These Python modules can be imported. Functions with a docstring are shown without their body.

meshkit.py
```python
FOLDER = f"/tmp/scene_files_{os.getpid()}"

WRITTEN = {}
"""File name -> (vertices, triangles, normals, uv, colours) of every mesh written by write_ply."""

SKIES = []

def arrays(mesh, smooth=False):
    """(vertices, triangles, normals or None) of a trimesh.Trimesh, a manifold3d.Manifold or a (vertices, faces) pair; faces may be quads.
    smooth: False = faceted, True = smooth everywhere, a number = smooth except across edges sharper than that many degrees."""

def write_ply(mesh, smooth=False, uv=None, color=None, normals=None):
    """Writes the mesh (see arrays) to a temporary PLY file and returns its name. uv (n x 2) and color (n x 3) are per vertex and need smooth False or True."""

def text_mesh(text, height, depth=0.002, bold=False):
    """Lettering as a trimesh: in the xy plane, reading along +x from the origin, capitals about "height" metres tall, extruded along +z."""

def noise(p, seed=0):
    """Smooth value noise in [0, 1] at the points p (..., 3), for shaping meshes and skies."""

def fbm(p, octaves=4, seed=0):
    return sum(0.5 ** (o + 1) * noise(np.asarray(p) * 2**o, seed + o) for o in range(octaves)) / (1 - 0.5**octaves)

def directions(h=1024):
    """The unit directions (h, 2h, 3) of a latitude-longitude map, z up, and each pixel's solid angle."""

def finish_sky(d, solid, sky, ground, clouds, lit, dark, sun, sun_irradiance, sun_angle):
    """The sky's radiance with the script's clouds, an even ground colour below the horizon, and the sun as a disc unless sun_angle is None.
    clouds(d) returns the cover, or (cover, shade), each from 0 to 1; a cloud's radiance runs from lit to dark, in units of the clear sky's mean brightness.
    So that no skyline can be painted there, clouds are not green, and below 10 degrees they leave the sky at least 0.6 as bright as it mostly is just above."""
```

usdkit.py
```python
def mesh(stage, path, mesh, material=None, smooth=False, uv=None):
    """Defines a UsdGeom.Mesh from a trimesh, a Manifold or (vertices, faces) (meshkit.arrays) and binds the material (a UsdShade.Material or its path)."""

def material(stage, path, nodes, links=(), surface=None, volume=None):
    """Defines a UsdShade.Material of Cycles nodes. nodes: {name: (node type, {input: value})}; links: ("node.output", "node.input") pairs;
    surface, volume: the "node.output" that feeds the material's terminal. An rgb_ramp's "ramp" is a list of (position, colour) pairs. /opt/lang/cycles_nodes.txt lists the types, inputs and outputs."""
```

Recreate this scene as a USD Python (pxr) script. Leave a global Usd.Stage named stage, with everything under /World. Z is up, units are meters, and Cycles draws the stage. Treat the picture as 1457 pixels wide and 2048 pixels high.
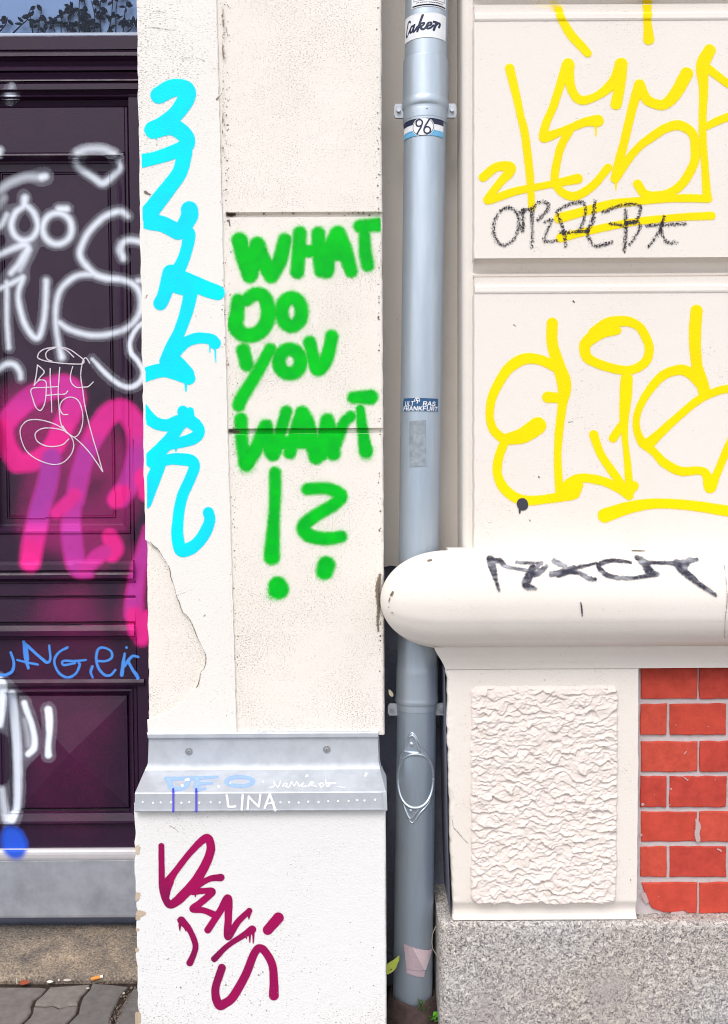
import math, random
import numpy as np
import trimesh, shapely
from shapely.geometry import Polygon, LineString, Point, box as sbox
from shapely.ops import unary_union
from pxr import Usd, UsdGeom, UsdLux, UsdShade, Sdf, Gf, Vt
import usdkit, meshkit

random.seed(7)
rng = np.random.default_rng(7)
stage = Usd.Stage.CreateInMemory()
UsdGeom.SetStageUpAxis(stage, UsdGeom.Tokens.z)
UsdGeom.SetStageMetersPerUnit(stage, 1.0)
UsdGeom.Xform.Define(stage, '/World')
UsdGeom.Scope.Define(stage, '/World/Looks')

# ------------------------------------------------------------------ camera
PW, PH, FPX = 1457.0, 2048.0, 1926.0          # photograph size, focal length in photograph pixels
EYE = np.array([0.0, -2.1, 1.24])
PITCH, ROLL = math.radians(2.5), math.radians(0.3)
FWD = np.array([0, math.cos(PITCH), -math.sin(PITCH)])
_r0, _u0 = np.array([1.0, 0, 0]), np.array([0, math.sin(PITCH), math.cos(PITCH)])
RIGHT = _r0 * math.cos(ROLL) - _u0 * math.sin(ROLL)
UP = _u0 * math.cos(ROLL) + _r0 * math.sin(ROLL)
cam = UsdGeom.Camera.Define(stage, '/World/camera')
mtx = Gf.Matrix4d(*RIGHT, 0, *UP, 0, *(-FWD), 0, *EYE, 1)
cam.AddTransformOp().Set(mtx)
cam.CreateHorizontalApertureAttr(24.0)
cam.CreateVerticalApertureAttr(24.0 * 1024 / 728)
cam.CreateFocalLengthAttr(24.0 * FPX / PW)
cam.CreateClippingRangeAttr(Gf.Vec2f(0.01, 2000))
cam.CreateExposureAttr(0.60)

# ------------------------------------------------------------------ sky and sun (bright overcast)
SUN_EL, SUN_ROT = math.radians(52), math.radians(200)
sky = UsdLux.DomeLight.Define(stage, '/World/sky')
skymat = usdkit.material(stage, '/World/Looks/sky_look', {
    'tc': ('texture_coordinate', {}),
    'n': ('noise_texture', {'scale': 2.2, 'detail': 5.0, 'roughness': 0.55}),
    'r': ('rgb_ramp', {'ramp': [(0.25, (0.62, 0.62, 0.62)), (0.75, (0.95, 0.95, 0.95))]}),
    's': ('sky_texture', {'sky_type': 'single_scattering', 'sun_disc': False, 'sun_elevation': SUN_EL, 'sun_rotation': SUN_ROT}),
    'c': ('mix_color', {'b': (9.0, 9.0, 9.3), 'use_clamp': False}),
    'bg': ('background_shader', {'strength': 0.13})},
    [('tc.generated', 'n.vector'), ('n.fac', 'r.fac'), ('r.color', 'c.fac'), ('s.color', 'c.a'), ('c.result', 'bg.color')], surface='bg.background')
UsdShade.MaterialBindingAPI.Apply(sky.GetPrim()).Bind(skymat)
sky.GetPrim().SetCustomDataByKey('kind', 'structure')
sky.GetPrim().SetCustomDataByKey('label', 'bright overcast sky above the street')
sun = UsdLux.DistantLight.Define(stage, '/World/sun')
sun.CreateNormalizeAttr(True); sun.CreateIntensityAttr(0.38); sun.CreateAngleAttr(25.0); sun.CreateColorAttr(Gf.Vec3f(1.0, 0.95, 0.88))
_d = np.array([math.sin(SUN_ROT) * math.cos(SUN_EL), math.cos(SUN_ROT) * math.cos(SUN_EL), math.sin(SUN_EL)])   # towards the sun
_z = _d; _x = np.cross([0, 0, 1.0], _z); _x /= np.linalg.norm(_x); _y = np.cross(_z, _x)
sun.AddTransformOp().Set(Gf.Matrix4d(*_x, 0, *_y, 0, *_z, 0, 0, 0, 8, 1))

# ------------------------------------------------------------------ helpers
def P(px, py, y):
    """World points on the plane y (depth) seen at photograph pixel(s)."""
    px, py, y = np.broadcast_arrays(np.asarray(px, float), np.asarray(py, float), np.asarray(y, float))
    u, v = (px - PW / 2) / FPX, -(py - PH / 2) / FPX
    d = FWD + u[..., None] * RIGHT + v[..., None] * UP
    t = (y - EYE[1]) / d[..., 1]
    return EYE + t[..., None] * d

def PX(px, y, py=900): return float(P(px, py, y)[0])
def PZ(py, y, px=728): return float(P(px, py, y)[2])
def PG(px, py, z=0.0):
    px, py = np.asarray(px, float), np.asarray(py, float)
    u, v = (px - PW / 2) / FPX, -(py - PH / 2) / FPX
    d = FWD + u[..., None] * RIGHT + v[..., None] * UP
    return EYE + ((z - EYE[2]) / d[..., 2])[..., None] * d

def lin(r, g, b, k=1.0):
    c = np.array([r, g, b]) / 255.0
    return tuple(np.where(c <= 0.04045, c / 12.92, ((c + 0.055) / 1.055) ** 2.4) * k)

BASE, USED = {}, {}
def _path(name, parent):
    n = USED.get((parent, name), 0); USED[(parent, name)] = n + 1
    return f"{parent}/{name}" if n == 0 else f"{parent}/{name}_{n:03d}"

def tag(prim, label=None, cat=None, group=None, kind=None):
    for k, v in (('label', label), ('category', cat), ('group', group), ('kind', kind)):
        if v: prim.SetCustomDataByKey(k, v)
    return prim

def thing(name, base, label, cat=None, group=None, kind=None, parent='/World'):
    p = _path(name, parent)
    x = UsdGeom.Xform.Define(stage, p)
    b = np.asarray(base, float)
    x.AddTranslateOp().Set(Gf.Vec3d(*(b - BASE.get(parent, np.zeros(3)))))
    BASE[p] = b
    tag(x.GetPrim(), label, cat, group, kind)
    return p

def obj(name, mesh, mat, parent='/World', label=None, cat=None, group=None, kind=None, smooth=False, attrs=None):
    p = _path(name, parent)
    if isinstance(mesh, tuple):
        v, f = np.array(mesh[0], float), np.array(mesh[1], int)
    else:
        v, f = np.array(mesh.vertices, float), np.array(mesh.faces, int)
    b = BASE.get(parent)
    if b is None: b = np.zeros(3)
    if parent == '/World':                      # a thing that is one mesh: origin at its base
        b = np.array([v[:, 0].mean(), v[:, 1].mean(), v[:, 2].min()])
    m = usdkit.mesh(stage, p, (v - b, f), MATS[mat], smooth=smooth)
    if parent == '/World': UsdGeom.Xformable(m).AddTranslateOp().Set(Gf.Vec3d(*b))
    BASE[p] = b
    for k, a in (attrs or {}).items():
        UsdGeom.PrimvarsAPI(m).CreatePrimvar(k, Sdf.ValueTypeNames.FloatArray, 'vertex').Set(Vt.FloatArray.FromNumpy(np.asarray(a, np.float32)))
    tag(m.GetPrim(), label, cat, group, kind)
    return p

def join(*ms):
    V, F, n = [], [], 0
    for m in ms:
        v, f = (m[0], m[1]) if isinstance(m, tuple) else (np.array(m.vertices), np.array(m.faces))
        V.append(v); F.append(np.asarray(f) + n); n += len(v)
    return np.vstack(V), np.vstack(F)

def fnoise(a, b, s, seed=0, octv=3):
    p = np.stack(np.broadcast_arrays(np.asarray(a, float) * s, np.asarray(b, float) * s, np.full_like(np.asarray(a, float) + np.asarray(b, float), seed * 3.7)), -1)
    return meshkit.fbm(p, octv, seed) - 0.5

def grid_faces(nz, nx):
    i, j = np.meshgrid(np.arange(nz - 1), np.arange(nx - 1), indexing='ij')
    a = i * nx + j; b = a + 1; c = a + nx + 1; d = a + nx
    return np.vstack([np.stack([a, b, c], -1).reshape(-1, 3), np.stack([a, c, d], -1).reshape(-1, 3)])

def relief(xs, zs, Y, yback, X=None, Z=None, skirt='lrtb'):
    """A front face as a height field over x and z, with side faces back to yback."""
    nx, nz = len(xs), len(zs)
    XX, ZZ = np.meshgrid(xs, zs)
    if X is not None: XX = X
    if Z is not None: ZZ = Z
    v = np.stack([XX, Y, ZZ], -1).reshape(-1, 3)
    f = grid_faces(nz, nx)
    parts = [(v, f)]
    idx = np.arange(nx * nz).reshape(nz, nx)
    for s, line in (('l', idx[::-1, 0]), ('r', idx[:, -1]), ('b', idx[0, :]), ('t', idx[-1, ::-1])):
        if s not in skirt: continue
        fr = v[line]; bk = fr.copy(); bk[:, 1] = yback
        n = len(line); vv = np.vstack([fr, bk]); k = np.arange(n - 1)
        ff = np.vstack([np.stack([k, k + n, k + n + 1], -1), np.stack([k, k + n + 1, k + 1], -1)])
        parts.append((vv, ff))
    return join(*parts)

def lofts(rects, fill=True):
    """Nested rectangles (x0, x1, z0, z1, y), each joined to the next; the last one filled."""
    V, F = [], []
    for (x0, x1, z0, z1, y) in rects: V += [(x0, y, z0), (x1, y, z0), (x1, y, z1), (x0, y, z1)]
    for k in range(len(rects) - 1):
        for e in range(4):
            a, b = 4 * k + e, 4 * k + (e + 1) % 4
            c, d = b + 4, a + 4
            F += [(a, b, c), (a, c, d)]
    if fill:
        k = 4 * (len(rects) - 1)
        F += [(k, k + 1, k + 2), (k, k + 2, k + 3)]
    V, F = np.array(V), np.array(F)
    return V[F].reshape(-1, 3), np.arange(len(F) * 3).reshape(-1, 3)          # split: crisp edges

def hprofile(x0, x1, pts, yback, wob=0.0):
    """A horizontal moulding: front outline pts [(y, z)] from the top down, swept from x0 to x1."""
    pts = np.array(pts); n = len(pts); V = []; F = []
    for k in range(n - 1):
        (ya, za), (yb, zb) = pts[k], pts[k + 1]
        i = len(V); V += [(x0, ya, za), (x1, ya, za), (x1, yb, zb), (x0, yb, zb)]
        F += [(i, i + 2, i + 1), (i, i + 3, i + 2)]
    for x, s in ((x0, 1), (x1, -1)):
        for k in range(n - 1):
            (ya, za), (yb, zb) = pts[k], pts[k + 1]
            i = len(V); V += [(x, ya, za), (x, yb, zb), (x, yback, zb), (x, yback, za)]
            F += [(i, i + 1, i + 2), (i, i + 2, i + 3)]
    for (y, z) in (pts[0], pts[-1]):
        i = len(V); V += [(x0, y, z), (x1, y, z), (x1, yback, z), (x0, yback, z)]
        F += [(i, i + 1, i + 2), (i, i + 2, i + 3)]
    return np.array(V, float), np.array(F)

def boxm(x0, x1, y0, y1, z0, z1, ch=0.0):
    """A box with chamfered edges (convex hull)."""
    V = []
    for x, sx in ((x0, 1), (x1, -1)):
        for y, sy in ((y0, 1), (y1, -1)):
            for z, sz in ((z0, 1), (z1, -1)):
                if ch:
                    V += [(x + sx * ch, y + sy * ch, z), (x + sx * ch, y, z + sz * ch), (x, y + sy * ch, z + sz * ch)]
                else: V.append((x, y, z))
    return trimesh.convex.convex_hull(np.array(V))

def tube(pts, r, n=10, closed=False):
    pts = np.asarray(pts, float); m = len(pts)
    r = np.broadcast_to(np.asarray(r, float), (m,))
    T = np.roll(pts, -1, 0) - np.roll(pts, 1, 0) if closed else np.gradient(pts, axis=0)
    T /= np.linalg.norm(T, axis=1, keepdims=True) + 1e-12
    ref = np.array([0.0, 0, 1]) if abs(T[:, 2]).mean() < 0.9 else np.array([0.0, 1, 0])
    A = np.cross(T, ref); A /= np.linalg.norm(A, axis=1, keepdims=True) + 1e-12
    B = np.cross(T, A)
    a = np.linspace(0, 2 * np.pi, n, endpoint=False)
    V = (pts[:, None] + r[:, None, None] * (np.cos(a)[None, :, None] * A[:, None] + np.sin(a)[None, :, None] * B[:, None])).reshape(-1, 3)
    F = []
    for i in range(m if closed else m - 1):
        j = (i + 1) % m
        for k in range(n):
            l = (k + 1) % n
            F += [(i * n + k, j * n + k, j * n + l), (i * n + k, j * n + l, i * n + l)]
    if not closed:
        for e in (0, m - 1):
            c = len(V); V = np.vstack([V, pts[e]])
            F += [(c, e * n + k, e * n + (k + 1) % n) for k in range(n)]
    return V, np.array(F)

# ------------------------------------------------------------------ materials
MATS = {}
def mat(name, nodes, links, surface): MATS[name] = usdkit.material(stage, '/World/Looks/' + name, nodes, links, surface=surface)

def plaster(name, base, dirt, specks=0.5, speck_scale=(230, 230, 430), bump=0.65, stain=0.25, stain_col=None, rough=0.85, grain=360.0, lo=0.0, zrange=(0.0, 1.0, 0.0, 0.0)):
    """Rendered wall: slightly uneven tone, pits with dirt in them, fine relief."""
    stain_col = stain_col or tuple(np.array(base) * (0.88, 0.835, 0.75))
    t = 0.70 - 0.10 * specks
    mat(name, {
        'g': ('geometry', {}),
        'm1': ('mapping', {'mapping_type': 'point', 'scale': speck_scale}),
        'n1': ('noise_texture', {'scale': 1.0, 'detail': 2.0, 'roughness': 0.6}),
        'n2': ('noise_texture', {'scale': 5.0, 'detail': 4.0, 'roughness': 0.6}),
        'n3': ('noise_texture', {'scale': grain, 'detail': 2.0, 'roughness': 0.6}),
        'n4': ('noise_texture', {'scale': 2.3, 'detail': 5.0, 'roughness': 0.65}),
        'dens': ('map_range', {'from_min': 0.38, 'from_max': 0.64, 'to_min': -0.045, 'to_max': 0.045, 'clamp': True}),
        'sum': ('math', {'math_type': 'add'}),
        'xyz': ('separate_xyz', {}), 'zr': ('map_range', {'from_min': zrange[0], 'from_max': zrange[1], 'to_min': zrange[2], 'to_max': zrange[3], 'clamp': True}), 'sum2': ('math', {'math_type': 'add'}),
        'pit': ('map_range', {'from_min': t, 'from_max': t + 0.05, 'to_min': 0.0, 'to_max': 0.58, 'clamp': True}),
        'st': ('map_range', {'from_min': 0.45, 'from_max': 0.75, 'to_min': lo, 'to_max': lo + stain, 'clamp': True}),
        'c1': ('mix_color', {'a': base, 'b': stain_col}),
        'c2': ('mix_color', {'b': dirt}),
        'h1': ('math', {'math_type': 'multiply', 'value2': -1.6}),
        'h2': ('math', {'math_type': 'add'}),
        'b': ('bump', {'strength': bump, 'distance': 0.0012}),
        'p': ('principled_bsdf', {'roughness': rough, 'specular_ior_level': 0.25})},
        [('g.position', 'm1.vector'), ('m1.vector', 'n1.vector'), ('g.position', 'n2.vector'), ('g.position', 'n3.vector'), ('g.position', 'n4.vector'),
         ('n2.fac', 'dens.value'), ('n1.fac', 'sum.value1'), ('dens.result', 'sum.value2'), ('g.position', 'xyz.vector'), ('xyz.z', 'zr.value'), ('sum.value', 'sum2.value1'), ('zr.result', 'sum2.value2'), ('sum2.value', 'pit.value'),
         ('n4.fac', 'st.value'), ('st.result', 'c1.fac'), ('c1.result', 'c2.a'), ('pit.result', 'c2.fac'),
         ('pit.result', 'h1.value1'), ('h1.value', 'h2.value1'), ('n3.fac', 'h2.value2'), ('h2.value', 'b.height'),
         ('c2.result', 'p.base_color'), ('b.normal', 'p.normal')], 'p.BSDF')

def simple(name, col, rough=0.6, metal=0.0, var=0.12, vscale=9.0, bump=0.0, bscale=300.0, spec=0.4, col2=None, stretch=1.0):
    col2 = col2 or tuple(np.array(col) * (1 - var * 2.2))
    mat(name, {
        'g': ('geometry', {}), 'mp': ('mapping', {'mapping_type': 'point', 'scale': (1.0, 1.0, stretch)}), 'n': ('noise_texture', {'scale': vscale, 'detail': 5.0, 'roughness': 0.65}),
        'r': ('map_range', {'from_min': 0.35, 'from_max': 0.68, 'clamp': True}),
        'c': ('mix_color', {'a': col, 'b': col2}),
        'rr': ('map_range', {'from_min': 0.3, 'from_max': 0.7, 'to_min': max(rough - 0.1, 0.05), 'to_max': min(rough + 0.12, 1.0), 'clamp': True}),
        'n2': ('noise_texture', {'scale': bscale, 'detail': 3.0, 'roughness': 0.6}),
        'b': ('bump', {'strength': bump, 'distance': 0.001}),
        'p': ('principled_bsdf', {'metallic': metal, 'specular_ior_level': spec})},
        [('g.position', 'mp.vector'), ('mp.vector', 'n.vector'), ('g.position', 'n2.vector'), ('n.fac', 'r.value'), ('r.result', 'c.fac'), ('n.fac', 'rr.value'), ('rr.result', 'p.roughness'),
         ('c.result', 'p.base_color'), ('n2.fac', 'b.height')] + ([('b.normal', 'p.normal')] if bump else []), 'p.BSDF')

def paint_mat(name, c0, c1=None, grain=0.3, k=1.6, rough=0.5, nscale=700.0, bump=0.6, bscale=330.0):
    """Spray or marker paint: opacity from the mesh's cover attribute, broken up by the grain of the wall; tone picks between two colours."""
    c1 = c1 or tuple(np.array(c0) * 0.82)
    mat(name, {
        'g': ('geometry', {}), 'n': ('noise_texture', {'scale': nscale, 'detail': 2.0, 'roughness': 0.7}),
        'n3': ('noise_texture', {'scale': bscale, 'detail': 2.0, 'roughness': 0.6}),
        'a': ('attribute', {'attribute': 'cover'}), 'tn': ('attribute', {'attribute': 'tone'}),
        'nm': ('math', {'math_type': 'multiply_add', 'value2': grain, 'value3': -grain * 0.5}),
        'add': ('math', {'math_type': 'add'}),
        'f': ('map_range', {'from_min': 0.5 - 0.5 / k, 'from_max': 0.5 + 0.5 / k, 'clamp': True}),
        'c': ('mix_color', {'a': c0, 'b': c1}),
        'b': ('bump', {'strength': bump, 'distance': 0.0012}),
        't': ('transparent_bsdf', {}),
        'p': ('principled_bsdf', {'roughness': rough, 'specular_ior_level': 0.10}),
        'm': ('mix_closure', {})},
        [('g.position', 'n.vector'), ('g.position', 'n3.vector'), ('n.fac', 'nm.value1'), ('a.fac', 'add.value1'), ('nm.value', 'add.value2'), ('add.value', 'f.value'),
         ('tn.fac', 'c.fac'), ('c.result', 'p.base_color'), ('n3.fac', 'b.height'), ('b.normal', 'p.normal'),
         ('f.result', 'm.fac'), ('t.BSDF', 'm.closure1'), ('p.BSDF', 'm.closure2')], 'm.closure')

plaster('plaster_cream', (0.745, 0.70, 0.645), (0.20, 0.155, 0.115), specks=0.86, stain=0.26, speck_scale=(270, 270, 470))
plaster('plaster_white', (0.735, 0.708, 0.672), (0.16, 0.13, 0.11), specks=0.6, stain=0.12, speck_scale=(190, 190, 470), zrange=(PZ(430, 0), PZ(200, 0), -0.055, 0.03))
plaster('plaster_block', (0.70, 0.697, 0.692), (0.16, 0.14, 0.12), specks=0.35, zrange=(0.02, 0.30, 0.05, -0.02), speck_scale=(260, 260, 330), stain=0.18, grain=300)
plaster('plaster_wall', (0.72, 0.668, 0.618), (0.25, 0.2, 0.16), specks=0.04, bump=0.45, stain=0.24, grain=420)
plaster('plaster_sill', (0.72, 0.67, 0.62), (0.25, 0.2, 0.16), specks=0.05, bump=0.4, stain=0.26, grain=420)
plaster('plaster_stucco', (0.685, 0.612, 0.57), (0.25, 0.2, 0.17), specks=-0.2, bump=0.25, stain=0.1, grain=500)
plaster('plaster_niche', (0.66, 0.61, 0.56), (0.2, 0.16, 0.13), specks=0.0, bump=0.25, stain=0.3)
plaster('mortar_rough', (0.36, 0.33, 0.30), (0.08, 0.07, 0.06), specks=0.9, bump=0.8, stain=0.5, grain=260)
plaster('shaded_dirt_back', (0.18, 0.19, 0.25), (0.03, 0.03, 0.03), specks=0.6, bump=0.6, stain=0.5)  # niche dirt, with the shade of the recess mixed into its blue-grey
plaster('mortar', (0.48, 0.425, 0.43), (0.2, 0.17, 0.16), specks=0.25, bump=0.5, stain=0.4, grain=380)
simple('door_paint', (0.0275, 0.0100, 0.0305), rough=0.36, var=0.12, vscale=14, bump=0.35, bscale=190, spec=0.28)
simple('kick_plate_metal', (0.40, 0.42, 0.47), rough=0.5, metal=0.4, var=0.17, vscale=11, bump=0.15, bscale=90)
simple('bright_strip', (0.62, 0.60, 0.62), rough=0.5, metal=0.3, var=0.06, vscale=20)
simple('zinc', (0.50, 0.525, 0.565), rough=0.5, metal=0.35, var=0.09, vscale=22, bump=0.12, bscale=60, col2=(0.40, 0.42, 0.455))
simple('galvanised', (0.45, 0.505, 0.56), rough=0.48, metal=0.75, var=0.14, vscale=16, bump=0.22, bscale=30, col2=(0.35, 0.415, 0.49), stretch=0.12)
simple('galvanised_shaded', (0.41, 0.475, 0.545), rough=0.40, metal=0.75, var=0.10, vscale=16, bump=0.12, bscale=55, col2=(0.31, 0.375, 0.45), stretch=0.15)  # lower pipe zinc, darkened in colour for the shade it stands in
simple('galvanised_bright', (0.52, 0.585, 0.65), rough=0.3, metal=0.85, var=0.08, vscale=25)
simple('patch_residue', (0.30, 0.345, 0.385), rough=0.62, metal=0.2, var=0.15, vscale=60)
simple('steel_screw', (0.52, 0.53, 0.55), rough=0.32, metal=0.8, var=0.1, vscale=80)
simple('rust', (0.06, 0.038, 0.034), rough=0.9, var=0.2, vscale=60, bump=0.8, bscale=200)
for i, c in enumerate([(0.53, 0.064, 0.040), (0.485, 0.055, 0.038), (0.55, 0.075, 0.047)]):
    simple(f'brick_red_{i}' if i else 'brick_red', c, rough=0.8, var=0.11, vscale=30 + 11 * i, bump=0.55, bscale=330, spec=0.25)
for i, c in enumerate([(0.185, 0.162, 0.150), (0.215, 0.190, 0.172), (0.160, 0.145, 0.138)]):
    simple(f'paver_grey_{i}' if i else 'paver_grey', c, rough=0.9, var=0.12, vscale=40, bump=0.9, bscale=420, spec=0.2)
simple('joint_dirt', (0.050, 0.036, 0.030), rough=1.0, var=0.2, vscale=70, bump=1.0, bscale=250, spec=0.1)
simple('road_grey', (0.075, 0.075, 0.075), rough=0.9, var=0.1, vscale=3, bump=0.5, spec=0.2)
mat('door_step', {
    'g': ('geometry', {}), 'n': ('noise_texture', {'scale': 14.0, 'detail': 6.0, 'roughness': 0.6}), 'w': ('noise_texture', {'scale': 3.5, 'detail': 3.0, 'roughness': 0.5}), 'gn': ('noise_texture', {'scale': 190.0, 'detail': 3.0, 'roughness': 0.7}), 'gr': ('rgb_ramp', {'ramp': [(0.33, (0.35, 0.33, 0.32)), (0.5, (0.95, 0.95, 0.95)), (0.68, (1.6, 1.55, 1.45))]}), 'cg': ('mix_color', {'blend_type': 'multiply', 'fac': 0.9, 'use_clamp': False}),
    'v': ('noise_texture', {'scale': 170.0, 'detail': 4.0, 'roughness': 0.75}), 'r': ('rgb_ramp', {'ramp': [(0.3, (0.13, 0.11, 0.10)), (0.5, (0.24, 0.195, 0.155)), (0.72, (0.40, 0.31, 0.23))]}),
    'wr': ('map_range', {'from_min': 0.46, 'from_max': 0.60, 'to_max': 0.8, 'clamp': True}), 'c': ('mix_color', {'b': (0.13, 0.118, 0.11)}),
    'b': ('bump', {'strength': 1.0, 'distance': 0.003}), 'p': ('principled_bsdf', {'roughness': 0.88, 'specular_ior_level': 0.25})},
    [('g.position', 'n.vector'), ('g.position', 'v.vector'), ('g.position', 'w.vector'), ('n.fac', 'r.fac'), ('r.color', 'c.a'), ('w.fac', 'wr.value'), ('wr.result', 'c.fac'),
     ('g.position', 'gn.vector'), ('gn.fac', 'gr.fac'), ('c.result', 'cg.a'), ('gr.color', 'cg.b'), ('cg.result', 'p.base_color'), ('v.fac', 'b.height'), ('b.normal', 'p.normal')], 'p.BSDF')
mat('granite', {
    'g': ('geometry', {}), 'v': ('voronoi_texture', {'scale': 265.0, 'randomness': 1.0}), 'bw': ('rgb_to_bw', {}),
    'nw': ('noise_texture', {'scale': 90.0, 'detail': 2.0}), 'off': ('vector_math', {'math_type': 'add'}), 'sc': ('vector_math', {'math_type': 'scale', 'scale': 0.02}),
    'r': ('rgb_ramp', {'ramp': [(0.0, (0.16, 0.15, 0.155)), (0.22, (0.25, 0.24, 0.245)), (0.45, (0.40, 0.38, 0.375)), (0.7, (0.54, 0.515, 0.49)), (1.0, (0.68, 0.65, 0.62))]}),
    'n': ('noise_texture', {'scale': 6.0, 'detail': 5.0, 'roughness': 0.65}), 'nr': ('map_range', {'from_min': 0.52, 'from_max': 0.68, 'to_max': 0.75, 'clamp': True}),
    'c': ('mix_color', {'b': (0.36, 0.34, 0.35)}),
    'n2': ('noise_texture', {'scale': 330.0, 'detail': 3.0, 'roughness': 0.7}),
    'n5': ('noise_texture', {'scale': 160.0, 'detail': 2.0, 'roughness': 0.5, 'distortion': 1.5}), 'pr': ('map_range', {'from_min': 0.57, 'from_max': 0.63, 'to_max': 0.8, 'clamp': True}), 'c5': ('mix_color', {'b': (0.075, 0.065, 0.06)}),
    'n6': ('noise_texture', {'scale': 3.0, 'detail': 3.0}), 'tr': ('map_range', {'from_min': 0.4, 'from_max': 0.65, 'to_max': 0.38, 'clamp': True}), 'c6': ('mix_color', {'blend_type': 'multiply', 'b': (1.0, 0.88, 0.74)}),
    'b': ('bump', {'strength': 0.9, 'distance': 0.002}), 'p': ('principled_bsdf', {'roughness': 0.85, 'specular_ior_level': 0.3})},
    [('g.position', 'nw.vector'), ('nw.color', 'sc.vector1'), ('g.position', 'off.vector1'), ('sc.vector', 'off.vector2'), ('off.vector', 'v.vector'), ('v.color', 'bw.color'), ('bw.val', 'r.fac'),
     ('g.position', 'n.vector'), ('n.fac', 'nr.value'), ('nr.result', 'c.fac'), ('r.color', 'c.a'), ('c.result', 'c6.a'), ('g.position', 'n6.vector'), ('n6.fac', 'tr.value'), ('tr.result', 'c6.fac'), ('c6.result', 'c5.a'), ('g.position', 'n5.vector'), ('n5.fac', 'pr.value'), ('pr.result', 'c5.fac'), ('c5.result', 'p.base_color'),
     ('g.position', 'n2.vector'), ('n2.fac', 'b.height'), ('b.normal', 'p.normal')], 'p.BSDF')
mat('pane_glass', {'t': ('transparent_bsdf', {'color': (0.86, 0.92, 1.0)}), 'gl': ('glossy_bsdf', {'color': (1, 1, 1), 'roughness': 0.02}), 'f': ('fresnel', {'IOR': 1.22}), 'm': ('mix_closure', {})},
    [('f.fac', 'm.fac'), ('t.BSDF', 'm.closure1'), ('gl.BSDF', 'm.closure2')], 'm.closure')
simple('sky_tone_blue', (0.45, 0.51, 0.63), rough=0.8, var=0.05, vscale=3)  # blue-grey that paints in the sky mirrored by the transom pane
simple('dark_leaf', (0.005, 0.010, 0.024), rough=0.9, var=0.2, vscale=40, spec=0.0)
for n_, c_ in (('sticker_white', (0.78, 0.79, 0.82)), ('sticker_black', (0.012, 0.012, 0.02)), ('sticker_navy', (0.012, 0.018, 0.055)), ('sticker_sky', (0.14, 0.42, 0.68)), ('sticker_blue', (0.02, 0.085, 0.20)),
               ('cigarette_paper', (0.8, 0.76, 0.68)), ('cigarette_filter', (0.75, 0.26, 0.04)), ('litter_pink', (0.42, 0.32, 0.36)), ('litter_pink_light', (0.55, 0.44, 0.47))):
    simple(n_, c_, rough=0.45, var=0.05, vscale=50)
simple('leaf_yellow', (0.42, 0.50, 0.07), rough=0.6, var=0.12, vscale=60)
simple('leaf_green', (0.10, 0.38, 0.02), rough=0.5, var=0.12, vscale=60)
simple('moss_green', (0.06, 0.11, 0.035), rough=0.8, var=0.25, vscale=90)
simple('leaf_red', (0.34, 0.07, 0.03), rough=0.8, var=0.2, vscale=90)
simple('straw', (0.45, 0.40, 0.30), rough=0.8, var=0.1, vscale=60)
simple('pebble_pale', (0.55, 0.51, 0.45), rough=0.8, var=0.15, vscale=90)
simple('crumbs', (0.20, 0.15, 0.12), rough=0.95, var=0.3, vscale=150)

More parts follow.
